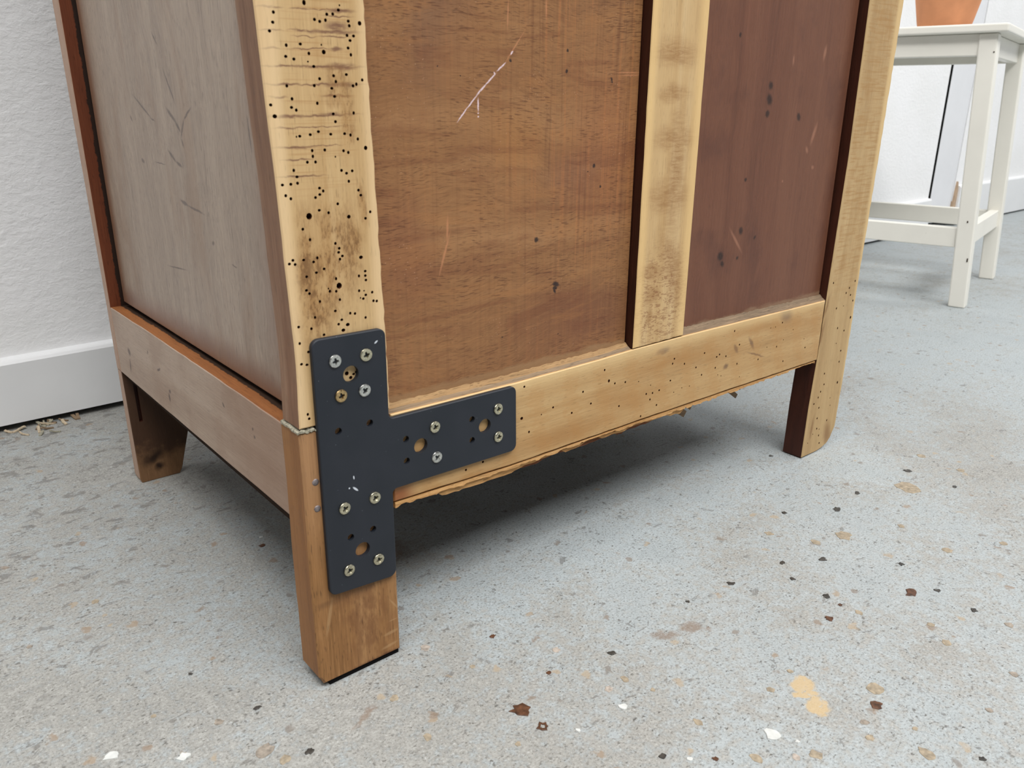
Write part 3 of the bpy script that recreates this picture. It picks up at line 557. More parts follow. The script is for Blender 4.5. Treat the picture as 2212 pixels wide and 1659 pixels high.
def floor_mat():
    m = Mat('worn_grey_painted_concrete', 0.55, 0.4)
    big = m.noise(scale=2.2, detail=4, rough=0.6)
    med = m.noise(scale=17, detail=6, rough=0.7)
    fin = m.noise(scale=150, detail=5, rough=0.72)
    vfin = m.noise(scale=620, detail=3, rough=0.75)
    paint = m.ramp(med, [(0.3, (160, 167, 169)), (0.7, (176, 183, 185))])
    conc = m.ramp(fin, [(0.25, (116, 114, 109)), (0.5, (150, 148, 142)), (0.75, (174, 173, 168))])
    # paint rubbed through to bare concrete
    w = m.math('ADD', m.mul(big, 0.45), m.math('ADD', m.mul(med, 0.35), m.mul(fin, 0.55)))
    x, y = m.comp(0), m.comp(1)
    lft = m.mul(m.step(m.math('ADD', x, m.mul(y, -0.5)), 0.30, -0.10), 0.10)
    wear = m.step(m.math('ADD', w, lft), 0.64, 0.80)
    c = m.mix(m.mul(wear, 0.9), paint, conc)
    # gritty speckle and shallow pits
    c = m.mix(m.step(vfin, 0.51, 0.68, 0, 0.7), c, (100, 98, 92))
    c = m.mix(m.step(vfin, 0.45, 0.28, 0, 0.5), c, (214, 217, 216))
    pv = m.voro(m.wobble(330, 0.0022), scale=170, out='Distance')
    pn = m.noise(scale=48, detail=4, rough=0.65)
    pit = m.mul(m.step(pv, 0.28, 0.12), m.step(pn, 0.50, 0.60))
    c = m.mix(m.mul(pit, 0.65), c, (86, 83, 79))
    fl_ = m.noise(m.scale((1, 1.6, 1), rot=(0, 0, 0.5)), scale=300, detail=3, rough=0.6)
    c = m.mix(m.mul(m.step(fl_, 0.60, 0.68), m.step(pn, 0.40, 0.56, 0.35, 0.9)), c, (86, 83, 78))
    # thin flakes of paint gone, thicker towards the wall
    fk = m.noise(m.scale((1, 1.7, 1)), scale=60, detail=5, rough=0.66, dist=0.5)
    far = m.mul(m.step(m.math('SUBTRACT', y, m.mul(x, 0.9)), 0.12, 0.42), 0.065)
    pit2 = m.step(m.math('ADD', fk, far), 0.62, 0.665)
    c = m.mix(m.mul(pit2, 0.6), c, (104, 101, 97))
    # small brown and tan aggregate
    cell = m.n('ShaderNodeTexVoronoi')
    m.put(cell.inputs['Vector'], m.wobble(140, 0.006))
    cell.inputs['Scale'].default_value = 75
    sep = m.n('ShaderNodeSeparateColor')
    m.nt.links.new(cell.outputs['Color'], sep.inputs[0])
    agg = m.mul(m.step(cell.outputs['Distance'], 0.30, 0.16), m.step(sep.outputs[0], 0.80, 0.84))
    aggc = m.ramp(sep.outputs[1], [(0.2, (170, 152, 126)), (0.5, (140, 116, 92)), (0.8, (118, 110, 102))])
    c = m.mix(m.mul(agg, 0.65), c, aggc)
    # particular marks on this floor
    wb = m.wobble(140, 0.006)
    c = m.mix(m.mul(m.blobs('xy', FLOOR_STAIN, 0.5, wb), m.step(vfin, 0.35, 0.5, 0.4, 0.75)), c, (132, 116, 102))
    c = m.mix(m.mul(m.blobs('xy', FLOOR_YELLOW, 0.2, wb, 1.3), m.step(fin, 0.36, 0.44, 0.3, 0.85)), c, (194, 170, 130))
    m.color(c)
    h = m.math('ADD', m.mul(fin, 0.6), m.mul(vfin, 0.5))
    m.bump(h, 0.5, 0.0014)
    m.roughness(m.step(med, 0.3, 0.7, 0.42, 0.62))
    return m.m


M_wall = wall_mat()
M_white = white_paint('white_satin_paint', (238, 239, 240))
M_dim = plain('dim_grey_plaster', (74, 71, 67), 0.8)
M_casing = white_paint('white_casing_paint', (234, 235, 238), 0.4, 0.6)
M_bare = plain('bare_chipped_wood', (190, 164, 138), 0.8)
M_floor = floor_mat()
M_stool = white_paint('cream_white_worn_paint', (240, 237, 227), 0.36, 0.55)
M_terra = plain('terracotta', (198, 138, 100), 0.75, 0.2, 0.06, 25)
M_soil = plain('potting_soil', (52, 38, 28), 0.95, 0.05, 0.3, 300)
M_black = plain('painted_gap_shade', (24, 23, 22), 0.9, 0.1)  # black for faces seen through open joints, standing in for gap shade
CHIP = {
    'br': plain('russet_chip', (82, 55, 39), 0.45, 0.4, 0.3, 300),
    'bk': plain('black_chip', (60, 57, 53), 0.4, 0.4, 0.3, 300),
    'tn': plain('tan_pebble', (152, 140, 121), 0.6, 0.3, 0.16, 300),
    'pk': plain('pale_rose_pebble', (164, 154, 144), 0.6, 0.3, 0.18, 300),
    'gr': plain('grey_brown_pebble', (140, 131, 120), 0.6, 0.3, 0.2, 300),
    'wh': plain('white_flake', (204, 206, 203), 0.6, 0.3, 0.05, 200),
}


# ------------------------------------------------------------------ mesh helpers
def link(name, verts, faces, mats, idx=None, parent=None, smooth=False):
    me = bpy.data.meshes.new(name)
    me.from_pydata([tuple(v) for v in verts], [], faces)
    for mt in (mats if isinstance(mats, (list, tuple)) else [mats]):
        me.materials.append(mt)
    if idx:
        me.polygons.foreach_set('material_index', idx)
    if smooth:
        me.polygons.foreach_set('use_smooth', [True] * len(me.polygons))
    me.update()
    o = bpy.data.objects.new(name, me)
    COL.objects.link(o)
    if parent:
        o.parent = parent
    return o


def tag(o, label=None, cat=None, group=None, kind=None):
    if label:
        o['label'] = label
    if cat:
        o['category'] = cat
    if group:
        o['group'] = group
    if kind:
        o['kind'] = kind
    return o


def empty(name, loc=(0, 0, 0)):
    o = bpy.data.objects.new(name, None)
    o.empty_display_size = 0.05
    COL.objects.link(o)
    o.location = loc
    return o


def area2(p):
    return 0.5 * sum(p[i][0] * p[(i + 1) % len(p)][1] - p[(i + 1) % len(p)][0] * p[i][1] for i in range(len(p)))


def offset(poly, d):
    """shrink a counter-clockwise outline by d"""
    out = []
    n = len(poly)
    for i in range(n):
        a, b, c = Vector(poly[i - 1]), Vector(poly[i]), Vector(poly[(i + 1) % n])
        e1, e2 = (b - a).normalized(), (c - b).normalized()
        n1, n2 = Vector((-e1.y, e1.x)), Vector((-e2.y, e2.x))
        k = n1 + n2
        k = k / max(k.dot(n1), 0.35) if k.length > 1e-6 else n1
        out.append(tuple(b + k * d))
    return out


def inside(p, poly):
    r = False
    n = len(poly)
    for i in range(n):
        x1, y1 = poly[i]
        x2, y2 = poly[(i + 1) % n]
        if (y1 > p[1]) != (y2 > p[1]) and p[0] < (x2 - x1) * (p[1] - y1) / (y2 - y1) + x1:
            r = not r
    return r


def fill(outline, loops):
    """triangulate an outline with holes; returns points, triangles"""
    vs, es = [], []
    for lp in [outline] + loops:
        k = len(vs)
        vs += [Vector(p) for p in lp]
        es += [(k + i, k + (i + 1) % len(lp)) for i in range(len(lp))]
    r = delaunay_2d_cdt(vs, es, [], 0, 1e-7)
    pts, tris = [tuple(v) for v in r[0]], []
    for t in r[2]:
        cx = sum(pts[i][0] for i in t) / 3
        cy = sum(pts[i][1] for i in t) / 3
        if inside((cx, cy), outline) and not any(inside((cx, cy), lp) for lp in loops):
            tris.append(t)
    return pts, tris


def disc(cx, cy, r, n=8, jit=0.12, ph=None):
    ph = random.random() if ph is None else ph
    e = 1 + random.uniform(-jit, jit)
    return [(cx + r * e * math.cos(2 * math.pi * i / n + ph), cy + r / e * math.sin(2 * math.pi * i / n + ph)) for i in range(n)]


AX = {'xz': lambda a, b, d: (a, d, b), 'yz': lambda a, b, d: (d, a, b), 'xy': lambda a, b, d: (a, b, d)}


def prism(name, plane, outline, d0, d1, mats, parent=None, bevel=0.0008, holes=(), hole_depth=0.004, warp=None, through=False, wall_slots=None):
    """a board: outline in a plane, visible face at depth d0, back at d1; holes are bored into the face.
    material slots: 0 face, 1 edges, 2 holes"""
    f = AX[plane]
    if area2(outline) < 0:
        outline = outline[::-1]
    sgn = 1 if d1 > d0 else -1
    face = offset(outline, bevel) if bevel else outline
    loops = []
    for h in holes:
        if not isinstance(h, list) and not all(inside((h[0] + h[2] * 1.5 * math.cos(t), h[1] + h[2] * 1.5 * math.sin(t)), face) for t in (0, 0.8, 1.6, 2.4, 3.1, 3.9, 4.7, 5.5)):
            continue
        loops.append(h if isinstance(h, list) else disc(*h))
    V, F, I = [], [], []
    pts, tris = fill(face, loops)
    for p in pts:
        V.append(f(p[0], p[1], d0))
    for t in tris:
        F.append(list(t)); I.append(0)
    n = len(outline)
    k0 = len(V); V += [f(p[0], p[1], d0) for p in face]
    k1 = len(V); V += [f(p[0], p[1], d0 + sgn * bevel) for p in outline]
    k2 = len(V); V += [f(p[0], p[1], d1) for p in outline]
    for i in range(n):
        j = (i + 1) % n
        w = 1 if wall_slots is None else wall_slots(outline[i], outline[j])
        if bevel:
            F.append([k0 + i, k0 + j, k1 + j, k1 + i]); I.append(0)
        F.append([k1 + i, k1 + j, k2 + j, k2 + i]); I.append(w)
    bp_, bt = fill(outline, loops if through else [])
    kb = len(V); V += [f(p[0], p[1], d1) for p in bp_]
    for t in bt:
        F.append([kb + i for i in t]); I.append(1)
    for lp in loops:
        a = len(V); V += [f(p[0], p[1], d0) for p in lp]
        c = len(V); V += [f(p[0], p[1], d1 if through else d0 + sgn * hole_depth) for p in lp]
        m = len(lp)
        for i in range(m):
            j = (i + 1) % m
            F.append([a + i, a + j, c + j, c + i]); I.append(2)
        if not through:
            F.append([c + i for i in range(m)]); I.append(2)
    if warp:
        V = [warp(v) for v in V]
    ml = mats if isinstance(mats, (list, tuple)) else [mats]
    ml = list(ml) + [ml[-1]] * (3 - len(ml))
    me = link(name, V, F, ml, [min(i, len(ml) - 1) for i in I], parent)
    # consistent outward normals
    import bmesh
    bm = bmesh.new(); bm.from_mesh(me.data)
    bmesh.ops.remove_doubles(bm, verts=bm.verts, dist=1e-6)
    bmesh.ops.recalc_face_normals(bm, faces=bm.faces)
    bm.to_mesh(me.data); bm.free()
    return me


def rough(line, step=0.006, amp=0.0003):
    """a polyline resampled with a slightly ragged edge"""
    out = []
    for a, b in zip(line, line[1:]):
        L = math.dist(a, b)
        n = max(1, int(L / step))
        nx, ny = -(b[1] - a[1]) / L, (b[0] - a[0]) / L
        for i in range(n):
            t = i / n
            j = random.uniform(-amp, amp) if i else 0
            out.append((a[0] + (b[0] - a[0]) * t + nx * j, a[1] + (b[1] - a[1]) * t + ny * j))
    out.append(line[-1])
    return out


def box(name, lo, hi, mat, parent=None, bevel=0.0):
    (a, b, c), (d, e, f) = lo, hi
    v = [(x, y, z) for x in (a, d) for y in (b, e) for z in (c, f)]
    fc = [(0, 1, 3, 2), (4, 6, 7, 5), (0, 4, 5, 1), (2, 3, 7, 6), (0, 2, 6, 4), (1, 5, 7, 3)]
    o = link(name, v, fc, mat, None, parent)
    if bevel:
        bv = o.modifiers.new('soft', 'BEVEL')
        bv.width = bevel
        bv.segments = 2
    return o


def lathe(name, prof, mat, loc=(0, 0, 0), n=48, parent=None, smooth=True):
    V, F = [], []
    for r, z in prof:
        for i in range(n):
            a = 2 * math.pi * i / n
            V.append((loc[0] + r * math.cos(a), loc[1] + r * math.sin(a), loc[2] + z))
    for k in range(len(prof) - 1):
        for i in range(n):
            j = (i + 1) % n
            F.append((k * n + i, k * n + j, (k + 1) * n + j, (k + 1) * n + i))
    return link(name, V, F, mat, None, parent, smooth)


# ------------------------------------------------------------------ the room
floor = box('floor', (-1.72, -5.0, -0.08), (5.2, 1.2, 0.0), M_floor)
tag(floor, 'worn grey painted concrete floor with chips and bare patches', 'floor', kind='structure')

WY = 0.584          # face of the plaster wall


def wy(x):
    return WY + 0.0145 * x


def wall_run(name, x0, x1, z0, z1, t0, t1, mat, bevel=0.0):
    """a board standing along the back wall from x0 to x1; t0 / t1 = distance of its faces in front of the plaster"""
    return prism(name, 'xz', [(x0, z0), (x1, z0), (x1, z1), (x0, z1)], -t0, -t1, mat, bevel=bevel,
                 warp=lambda v: (v[0], v[1] + wy(v[0]), v[2]))


w = wall_run('wall_back', -1.72, 2.141, 0.009, 3.1, 0.0, -0.14, M_wall)
tag(w, 'white rough plastered wall behind the wooden cabinet', 'wall', kind='structure')
w = wall_run('wall_back', 2.305, 5.2, 0.009, 3.1, 0.0, -0.14, M_wall)
w.name = 'wall_far'
tag(w, 'white plastered wall beyond the boxed post', 'wall', kind='structure')
w = box('wall_outer', (-1.72, 1.06, 0.0), (5.2, 1.2, 3.1), M_wall)
tag(w, 'outer wall hidden behind the plaster and the boxed post', 'wall', kind='structure')

# skirting boards: the floor falls a little, so the board shows higher along its run
def skirting(name, x0, x1, h0, h1, g0, g1, th=0.012):
    P = []
    for x, h, g in ((x0, h0, g0), (x1, h1, g1)):
        y = wy(x)
        P += [(x, y, g), (x, y - th, g), (x, y - th, h - 0.004), (x, y - th + 0.002, h - 0.001), (x, y - th + 0.0035, h), (x, y, h + 0.0015)]
    F = [[i, (i + 1) % 6, 6 + (i + 1) % 6, 6 + i] for i in range(6)] + [list(range(5, -1, -1)), list(range(6, 12))]
    return link(name, P, F, M_white)


s = skirting('baseboard_back', -1.72, 2.140, 0.0665, 0.0885, 0.0085, 0.006)
tag(s, 'white painted skirting board along the plaster wall behind the cabinet', 'skirting', kind='structure')
s = skirting('baseboard_right', 2.318, 5.2, 0.112, 0.118, 0.006, 0.002)
tag(s, 'taller white skirting board beyond the boxed post', 'skirting', kind='structure')

# boxed post between the two lengths of wall, with open joints
post = empty('trim_1', (2.16, wy(2.16), 0))
tag(post, 'white boxed post of boards with open dark joints in the wall', 'post', kind='structure')


def post_board(x0, x1, z0, back, bare=None):
    y = wy(2.2) + back
    o = prism('board', 'xz', rough([(x0, z0), (x1, z0)], 0.02, 0.0015) + [(x1, 3.1), (x0, 3.1)], y, y + 0.02, [M_casing, M_black], bevel=0.0015)  # board edges painted black so the joints look deep in shade
    o.parent = post
    o.matrix_parent_inverse = Matrix.Translation(-post.location)
    return o


post_board(2.160, 2.284, 0.050, 0.000)
post_board(2.160, 2.286, 0.012, 0.021)
post_board(2.289, 2.303, 0.030, 0.003)
o = prism('bare_wood_patch', 'xz', [(2.304, 0.05), (2.318, 0.046), (2.322, 0.075), (2.318, 0.105), (2.311, 0.125), (2.306, 0.09)], wy(2.3) - 0.006, wy(2.3) + 0.01, [M_bare], bevel=0.001)
o.parent = post
o.matrix_parent_inverse = Matrix.Translation(-post.location)
box('cavity_back', (2.12, wy(2.2) + 0.05, 0.0), (2.34, wy(2.2) + 0.06, 3.1), M_black, post).matrix_parent_inverse = Matrix.Translation(-post.location)  # black sheet standing in for the shade inside the post

w = box('wall_left', (-1.84, -5.0, 0.0), (-1.72, 1.2, 3.1), M_dim)
tag(w, 'grey plastered side wall of the workshop', 'wall', kind='structure')
w = box('wall_right', (5.2, -5.0, 0.0), (5.32, 1.2, 3.1), M_wall)
tag(w, 'white plastered far side wall of the workshop', 'wall', kind='structure')
w = box('wall_front', (-1.84, -5.12, 0.0), (5.32, -5.0, 3.1), M_dim)
tag(w, 'grey plastered wall facing the cabinet', 'wall', kind='structure')
w = box('ceiling', (-1.84, -5.12, 3.1), (5.32, 1.2, 3.2), M_dim)
tag(w, 'grey workshop ceiling', 'ceiling', kind='structure')

# ------------------------------------------------------------------ the cabinet
cab = empty('wooden_cabinet', (0, 0, 0))
tag(cab, 'old two-tone wooden cabinet with sanded frame and black T-shaped bracket on its leg', 'cabinet')
TOP = 0.86

# near corner stile
L = rough([(0.0006, 0.1690), (0.0018, 0.2045), (0.0008, 0.2483), (-0.0001, 0.2889), (-0.0018, 0.3338), (-0.0031, 0.3752), (-0.0034, TOP)][::-1], 0.009, 0.00018)
Rr = rough([(0.0559, 0.1675), (0.0557, 0.2163), (0.0539, 0.2946), (0.0525, 0.3793), (0.0520, TOP)], 0.004, 0.0004)
prism('stile', 'xz', L + Rr, 0.0, 0.0205, [M_stile, M_stileside, M_hole], cab, 0.0007, [(x, z, r_ * 0.88) for x, z, r_ in HOLES_STILE], 0.0035)['label'] = 'pale sanded corner stile riddled with wormholes'
# centre stile
prism('stile', 'xz', rough([(0.2616, 0.1640), (0.3189, 0.1640)], 0.004, 0.0002) + rough([(0.3192, 0.2932), (0.3195, TOP)], 0.01, 0.0002) + rough([(0.2622, TOP), (0.2618, 0.2)], 0.01, 0.0002),
      0.0, 0.020, [M_mid, M_dark], cab, 0.0006)['label'] = 'pale sanded centre stile with brown smudges'
# far stile running down into its leg
inner = [(0.5312, TOP), (0.5311, 0.4144), (0.5325, 0.2898), (0.5288, 0.1816), (0.5269, 0.1058), (0.5232, 0.0519), (0.5221, 0.0012)]
outer = [(0.5485, 0.0007), (0.560, 0.0022), (0.568, 0.0045), (0.5735, 0.009), (0.5800, 0.0199), (0.5813, 0.0456), (0.5827, 0.0801), (0.5834, 0.1282), (0.5837, 0.1789), (0.5868, 0.2879), (0.5889, 0.4186), (0.590, TOP)]
prism('stile', 'xz', rough(inner, 0.02, 0.0001) + rough(outer, 0.005, 0.0004), 0.0, 0.021, [M_rstile, M_dark, M_hole], cab, 0.0006, HOLES_RSTILE, 0.003)['label'] = 'pale sanded stile and leg with a worn foot'
# bottom rail
top_e = [(0.5262, 0.1603), (0.3189, 0.1633), (0.2614, 0.1634), (0.2292, 0.1626), (0.1507, 0.1622), (0.0858, 0.1632), (0.0562, 0.1638)]
bot_e = [(0.0560, 0.1080), (0.1448, 0.1052), (0.2825, 0.1050), (0.4, 0.1040), (0.5258, 0.1026)]
prism('rail', 'xz', rough(bot_e, 0.01, 0.0002) + rough(top_e, 0.02, 0.0001), 0.0, 0.020, [M_rail, M_ply, M_hole], cab, 0.0006, [(x, z, r_ * 0.9) for x, z, r_ in HOLES_RAIL], 0.003)['label'] = 'pale sanded bottom rail dotted with wormholes'


def strip(name, xs, pa, pb, mat, jit=0.0, parent=cab):
    """a sloping narrow face between two (y, z) lines running along x, solid behind"""
    V, F = [], []
    for x in xs:
        j = random.uniform(-jit, jit)
        j2 = random.uniform(-jit, jit)
        za, zb = pa[1](x), pb[1](x)
        V += [(x, pa[0], za + j * 0.4), (x, pb[0], zb + j2), (x, pb[0] + 0.004, zb + j2), (x, pb[0] + 0.004, za - 0.003), (x, pa[0], za - 0.003)]
    for i in range(len(xs) - 1):
        a, b = i * 5, i * 5 + 5
        for k in range(5):
            F.append((a + k, b + k, b + (k + 1) % 5, a + (k + 1) % 5))
    F.append(tuple(range(4, -1, -1)))
    F.append(tuple(len(V) - 5 + k for k in range(5)))
    return link(name, V, F, mat, None, parent)


def lerp_tab(tab):
    tab = sorted(tab)

    def f(x):
        for (a, va), (b, vb) in zip(tab, tab[1:]):
            if x <= b:
                return va + (vb - va) * max(0.0, (x - a)) / (b - a)
        return tab[-1][1]
    return f


ztop = lerp_tab(top_e)


def frange(a, b, s):
    n = max(2, int((b - a) / s))
    return [a + (b - a) * i / n for i in range(n + 1)]


for x0, x1 in ((0.0560, 0.2610), (0.3195, 0.5285)):
    strip('rail_bevel', frange(x0, x1, 0.004), (0.0012, lambda x: ztop(x) - 0.0002), (0.0042, lambda x: ztop(x) + 0.0016), M_bevel, 0.00015)
    strip('panel_bead', frange(x0, x1, 0.003), (0.0042, lambda x: ztop(x) + 0.0014), (0.0072, lambda x: ztop(x) + 0.0042), M_rawtan if x0 < 0.2 else M_bevel, 0.0005)

# panels, set back in the frame with a narrow open joint
prism('panel', 'xz', [(0.0500, 0.150), (0.2607, 0.150), (0.2607, TOP), (0.0500, TOP)], 0.0075, 0.013, [M_panel, M_dark], cab, 0.0004)['label'] = 'red-brown stained panel with white scratches'
prism('panel', 'xz', [(0.3150, 0.150), (0.5278, 0.150), (0.5295, TOP), (0.3150, TOP)], 0.0078, 0.013, [M_rpanel, M_dark], cab, 0.0004)['label'] = 'dark maroon stained panel'

# ragged plies under the bottom rail
zb = lerp_tab(bot_e)


def ragged(name, x0, x1, y0, y1, top, drop, rag, mat, step=0.0035):
    xs = [x0]
    while xs[-1] < x1:
        xs.append(xs[-1] + random.uniform(0.5, 1.6) * step)
    xs[-1] = x1
    V, F = [], []
    cur = 0.0
    for i, x in enumerate(xs):
        if random.random() < 0.35:
            cur = random.uniform(-rag, rag)
        zt = zb(x) + top
        z = zb(x) + drop(x) + cur + random.uniform(-rag, rag) * 0.25
        y = y0 + random.uniform(-0.0003, 0.0003)
        V += [(x, y, zt), (x, y, z), (x, y1, z), (x, y1, zt)]
    for i in range(len(xs) - 1):
        a, b = i * 4, i * 4 + 4
        for k in range(4):
            F.append((a + k, b + k, b + (k + 1) % 4, a + (k + 1) % 4))
    F.append((3, 2, 1, 0))
    F.append(tuple(len(V) - 4 + k for k in range(4)))
    return link(name, V, F, mat, None, cab)


ragged('ply_edge', 0.0568, 0.5255, 0.0030, 0.019, 0.0004, lambda x: -0.0012, 0.0004, M_plydark, 0.002)
ragged('ply_edge', 0.0568, 0.5240, 0.0008, 0.018, -0.0012, lambda x: -0.0034 - 0.0006 * math.sin(x * 21), 0.0009, M_ply, 0.0022)
ragged('ply_edge', 0.0600, 0.3300, 0.0032, 0.017, -0.0042, lambda x: -0.0062 + 0.0012 * math.sin(x * 30 + 1), 0.0016, M_ply, 0.004)
ragged('ply_edge', 0.1500, 0.2950, 0.0050, 0.017, -0.0045, lambda x: -0.0078 + 0.0006 * math.sin(x * 44), 0.0013, M_plydark, 0.004)

# splinters that hang below
for xa, za, xb, zb_, wd in ((0.3325, 0.0985, 0.3510, 0.0850, 0.0036), (0.3460, 0.0985, 0.3585, 0.0890, 0.0022), (0.4060, 0.0985, 0.4240, 0.0842, 0.0026), (0.4180, 0.0985, 0.4290, 0.0905, 0.0018)):
    a, b = Vector((xa, 0.0190, za)), Vector((xb, 0.0165, zb_))
    d = (b - a).normalized()
    s_ = Vector((-d.z, 0, d.x)) * wd
    th = Vector((0, 0.0009, 0))
    V = [a - s_, a + s_, a + s_ + th, a - s_ + th, b - s_ * 0.7, b + s_ * 0.9, b + s_ * 0.9 + th, b - s_ * 0.7 + th]
    link('splinter', V, [(0, 1, 2, 3), (4, 7, 6, 5), (0, 4, 5, 1), (1, 5, 6, 2), (2, 6, 7, 3), (3, 7, 4, 0)], M_bevel, None, cab)

# near leg
leg_l = rough([(-0.0002, 0.1668), (0.0000, 0.130), (-0.0008, 0.0932), (-0.0008, 0.0090), (0.0020, 0.0034)], 0.012, 0.00015)
leg_r = rough([(0.0552, 0.0030), (0.0554, 0.0582), (0.0553, 0.1668)], 0.012, 0.0001)
leg = prism('leg', 'xz', leg_l + leg_r, 0.0, 0.0222, [M_leg, M_legside], cab, 0.0013)
leg['label'] = 'oiled oak leg under the black bracket'
prism('felt_pad', 'xz', [(0.006, 0.0), (0.0545, 0.0), (0.0545, 0.0036), (0.006, 0.0036)], 0.0016, 0.021, [M_felt], leg, 0.0)
# lint and glue squeezed out of the joint above the leg
V, F = [], []
N = 26
for i in range(N + 1):
    t = i / N
    if t < 0.6:
        x, y = -0.0005, 0.022 - 0.022 * t / 0.6
    else:
        x, y = (t - 0.6) / 0.4 * 0.0095, -0.0003
    zz = 0.1668 + random.uniform(-0.0006, 0.0006)
    ou = random.uniform(0.0, 0.0005)
    nx, ny = (-1, 0) if t < 0.58 else ((-0.7, -0.7) if t < 0.64 else (0, -1))
    V += [(x + nx * ou, y + ny * ou, zz - 0.0004), (x + nx * ou, y + ny * ou, zz + 0.0006), (x - nx * 0.003, y - ny * 0.003, zz + 0.0014), (x - nx * 0.003, y - ny * 0.003, zz - 0.0009)]
for i in range(N):
    a, b = i * 4, i * 4 + 4
    for k in range(4):
        F.append((a + k, b + k, b + (k + 1) % 4, a + (k + 1) % 4))
link('joint_lint', V, F, M_lint, None, cab)
# two old nail heads
for (x, z) in ((0.0070, 0.1362), (0.0068, 0.1200)):
    n_ = 14
    pr = [(0.0, -0.0005), (0.0014, -0.0004), (0.0021, 0.0000), (0.0021, 0.0008)]
    V = [(x + r * math.cos(2 * math.pi * i / n_) * random.uniform(0.92, 1.08), d, z + r * math.sin(2 * math.pi * i / n_)) for r, d in pr for i in range(n_)]
    F = [(k * n_ + i, k * n_ + (i + 1) % n_, (k + 1) * n_ + (i + 1) % n_, (k + 1) * n_ + i) for k in range(3) for i in range(n_)]
    link('nail', V, F, M_nail, None, cab, True)

# side: bottom rail with its ledge, recessed panel, rear stile and leg
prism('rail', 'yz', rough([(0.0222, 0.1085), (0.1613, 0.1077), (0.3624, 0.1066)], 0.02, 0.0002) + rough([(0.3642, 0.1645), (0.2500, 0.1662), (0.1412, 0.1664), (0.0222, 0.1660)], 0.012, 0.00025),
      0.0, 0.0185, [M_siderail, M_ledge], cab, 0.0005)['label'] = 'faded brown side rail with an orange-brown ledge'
yf = lerp_tab([(0, 0.3555), (0.107, 0.3622), (0.165, 0.3642), (0.4, 0.3662), (TOP, 0.3670)])
yr = lerp_tab([(0, 0.3725), (0.17, 0.3745), (0.30, 0.3810), (0.405, 0.3852), (TOP, 0.3880)])
zs = [0.0, 0.03, 0.06, 0.107, 0.165, 0.23, 0.30, 0.405, TOP]
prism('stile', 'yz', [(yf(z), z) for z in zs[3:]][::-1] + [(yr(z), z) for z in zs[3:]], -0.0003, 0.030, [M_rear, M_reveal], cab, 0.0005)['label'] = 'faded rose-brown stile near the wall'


def leg_warp(v):
    x, y, z = v
    t = (y - 0.30) / 0.02
    return (x, yf(z) + (yr(z) - yf(z)) * t, z)


prism('leg', 'xz', [(0.0010, 0.0), (0.0350, 0.0), (0.0380, 0.0060), (0.0490, 0.0420), (0.0520, 0.1066), (0.0, 0.1066), (-0.0003, 0.004)], 0.30, 0.32, [M_rearleg, M_rear, M_dark], cab, 0.0006,
      [[(0.0075, 0.058), (0.0105, 0.058), (0.0105, 0.099), (0.0075, 0.099)]], 0.006, warp=leg_warp)['label'] = 'grimy brown leg near the wall with shade painted on its upper part'
prism('panel', 'yz', [(0.010, 0.1685), (0.3595, 0.1680), (0.3618, TOP), (0.010, TOP)], 0.0104, 0.0150, [M_side, M_dark], cab, 0.0018)['label'] = 'silvery brown weathered side panel'
# closing parts that the frame hides
box('bottom_board', (0.004, 0.019, 0.100), (0.585, 0.362, 0.110), M_inside, cab)
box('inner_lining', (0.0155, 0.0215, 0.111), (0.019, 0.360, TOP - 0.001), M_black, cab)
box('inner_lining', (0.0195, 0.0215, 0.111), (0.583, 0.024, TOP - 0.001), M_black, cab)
box('side_board', (0.568, 0.022, 0.100), (0.588, 0.366, TOP), M_dark, cab)
box('door', (0.031, 0.364, 0.105), (0.556, 0.382, TOP), M_dark, cab)
prism('leg', 'xz', [(0.550, 0.0), (0.586, 0.0), (0.588, 0.1), (0.536, 0.1)], 0.364, 0.384, [M_rearleg, M_rear], cab, 0.0006)
box('stile', (0.557, 0.3665, 0.1005), (0.590, 0.386, TOP), M_rear, cab)
box('top_board', (-0.014, -0.012, TOP + 0.0002), (0.602, 0.398, TOP + 0.022), M_stileside, cab, 0.003)

# ------------------------------------------------------------------ T-shaped bracket with its screws
PL = [(0.0091, 0.0634), (0.0534, 0.0598), (0.0536, 0.1180), (0.1486, 0.1166), (0.1480, 0.1616), (0.0534, 0.1628), (0.0537, 0.2163), (0.0096, 0.2170)]


def fillet(poly, rad, n=6):
    out = []
    for i, (p, r_) in enumerate(zip(poly, rad)):
        a, b, c = Vector(poly[i - 1]), Vector(p), Vector(poly[(i + 1) % len(poly)])
        u1, u2 = (a - b).normalized(), (c - b).normalized()
        half = math.acos(max(-1, min(1, u1.dot(u2)))) / 2
        d = r_ / math.tan(half)
        ctr = b + (u1 + u2).normalized() * (r_ / math.sin(half))
        s, e = b + u1 * d - ctr, b + u2 * d - ctr
        a0 = math.atan2(s.y, s.x)
        da = math.atan2(e.y, e.x) - a0
        da = (da + math.pi) % (2 * math.pi) - math.pi
        for k in range(n + 1):
            t = a0 + da * k / n
            out.append((ctr.x + r_ * math.cos(t), ctr.y + r_ * math.sin(t)))
    return out


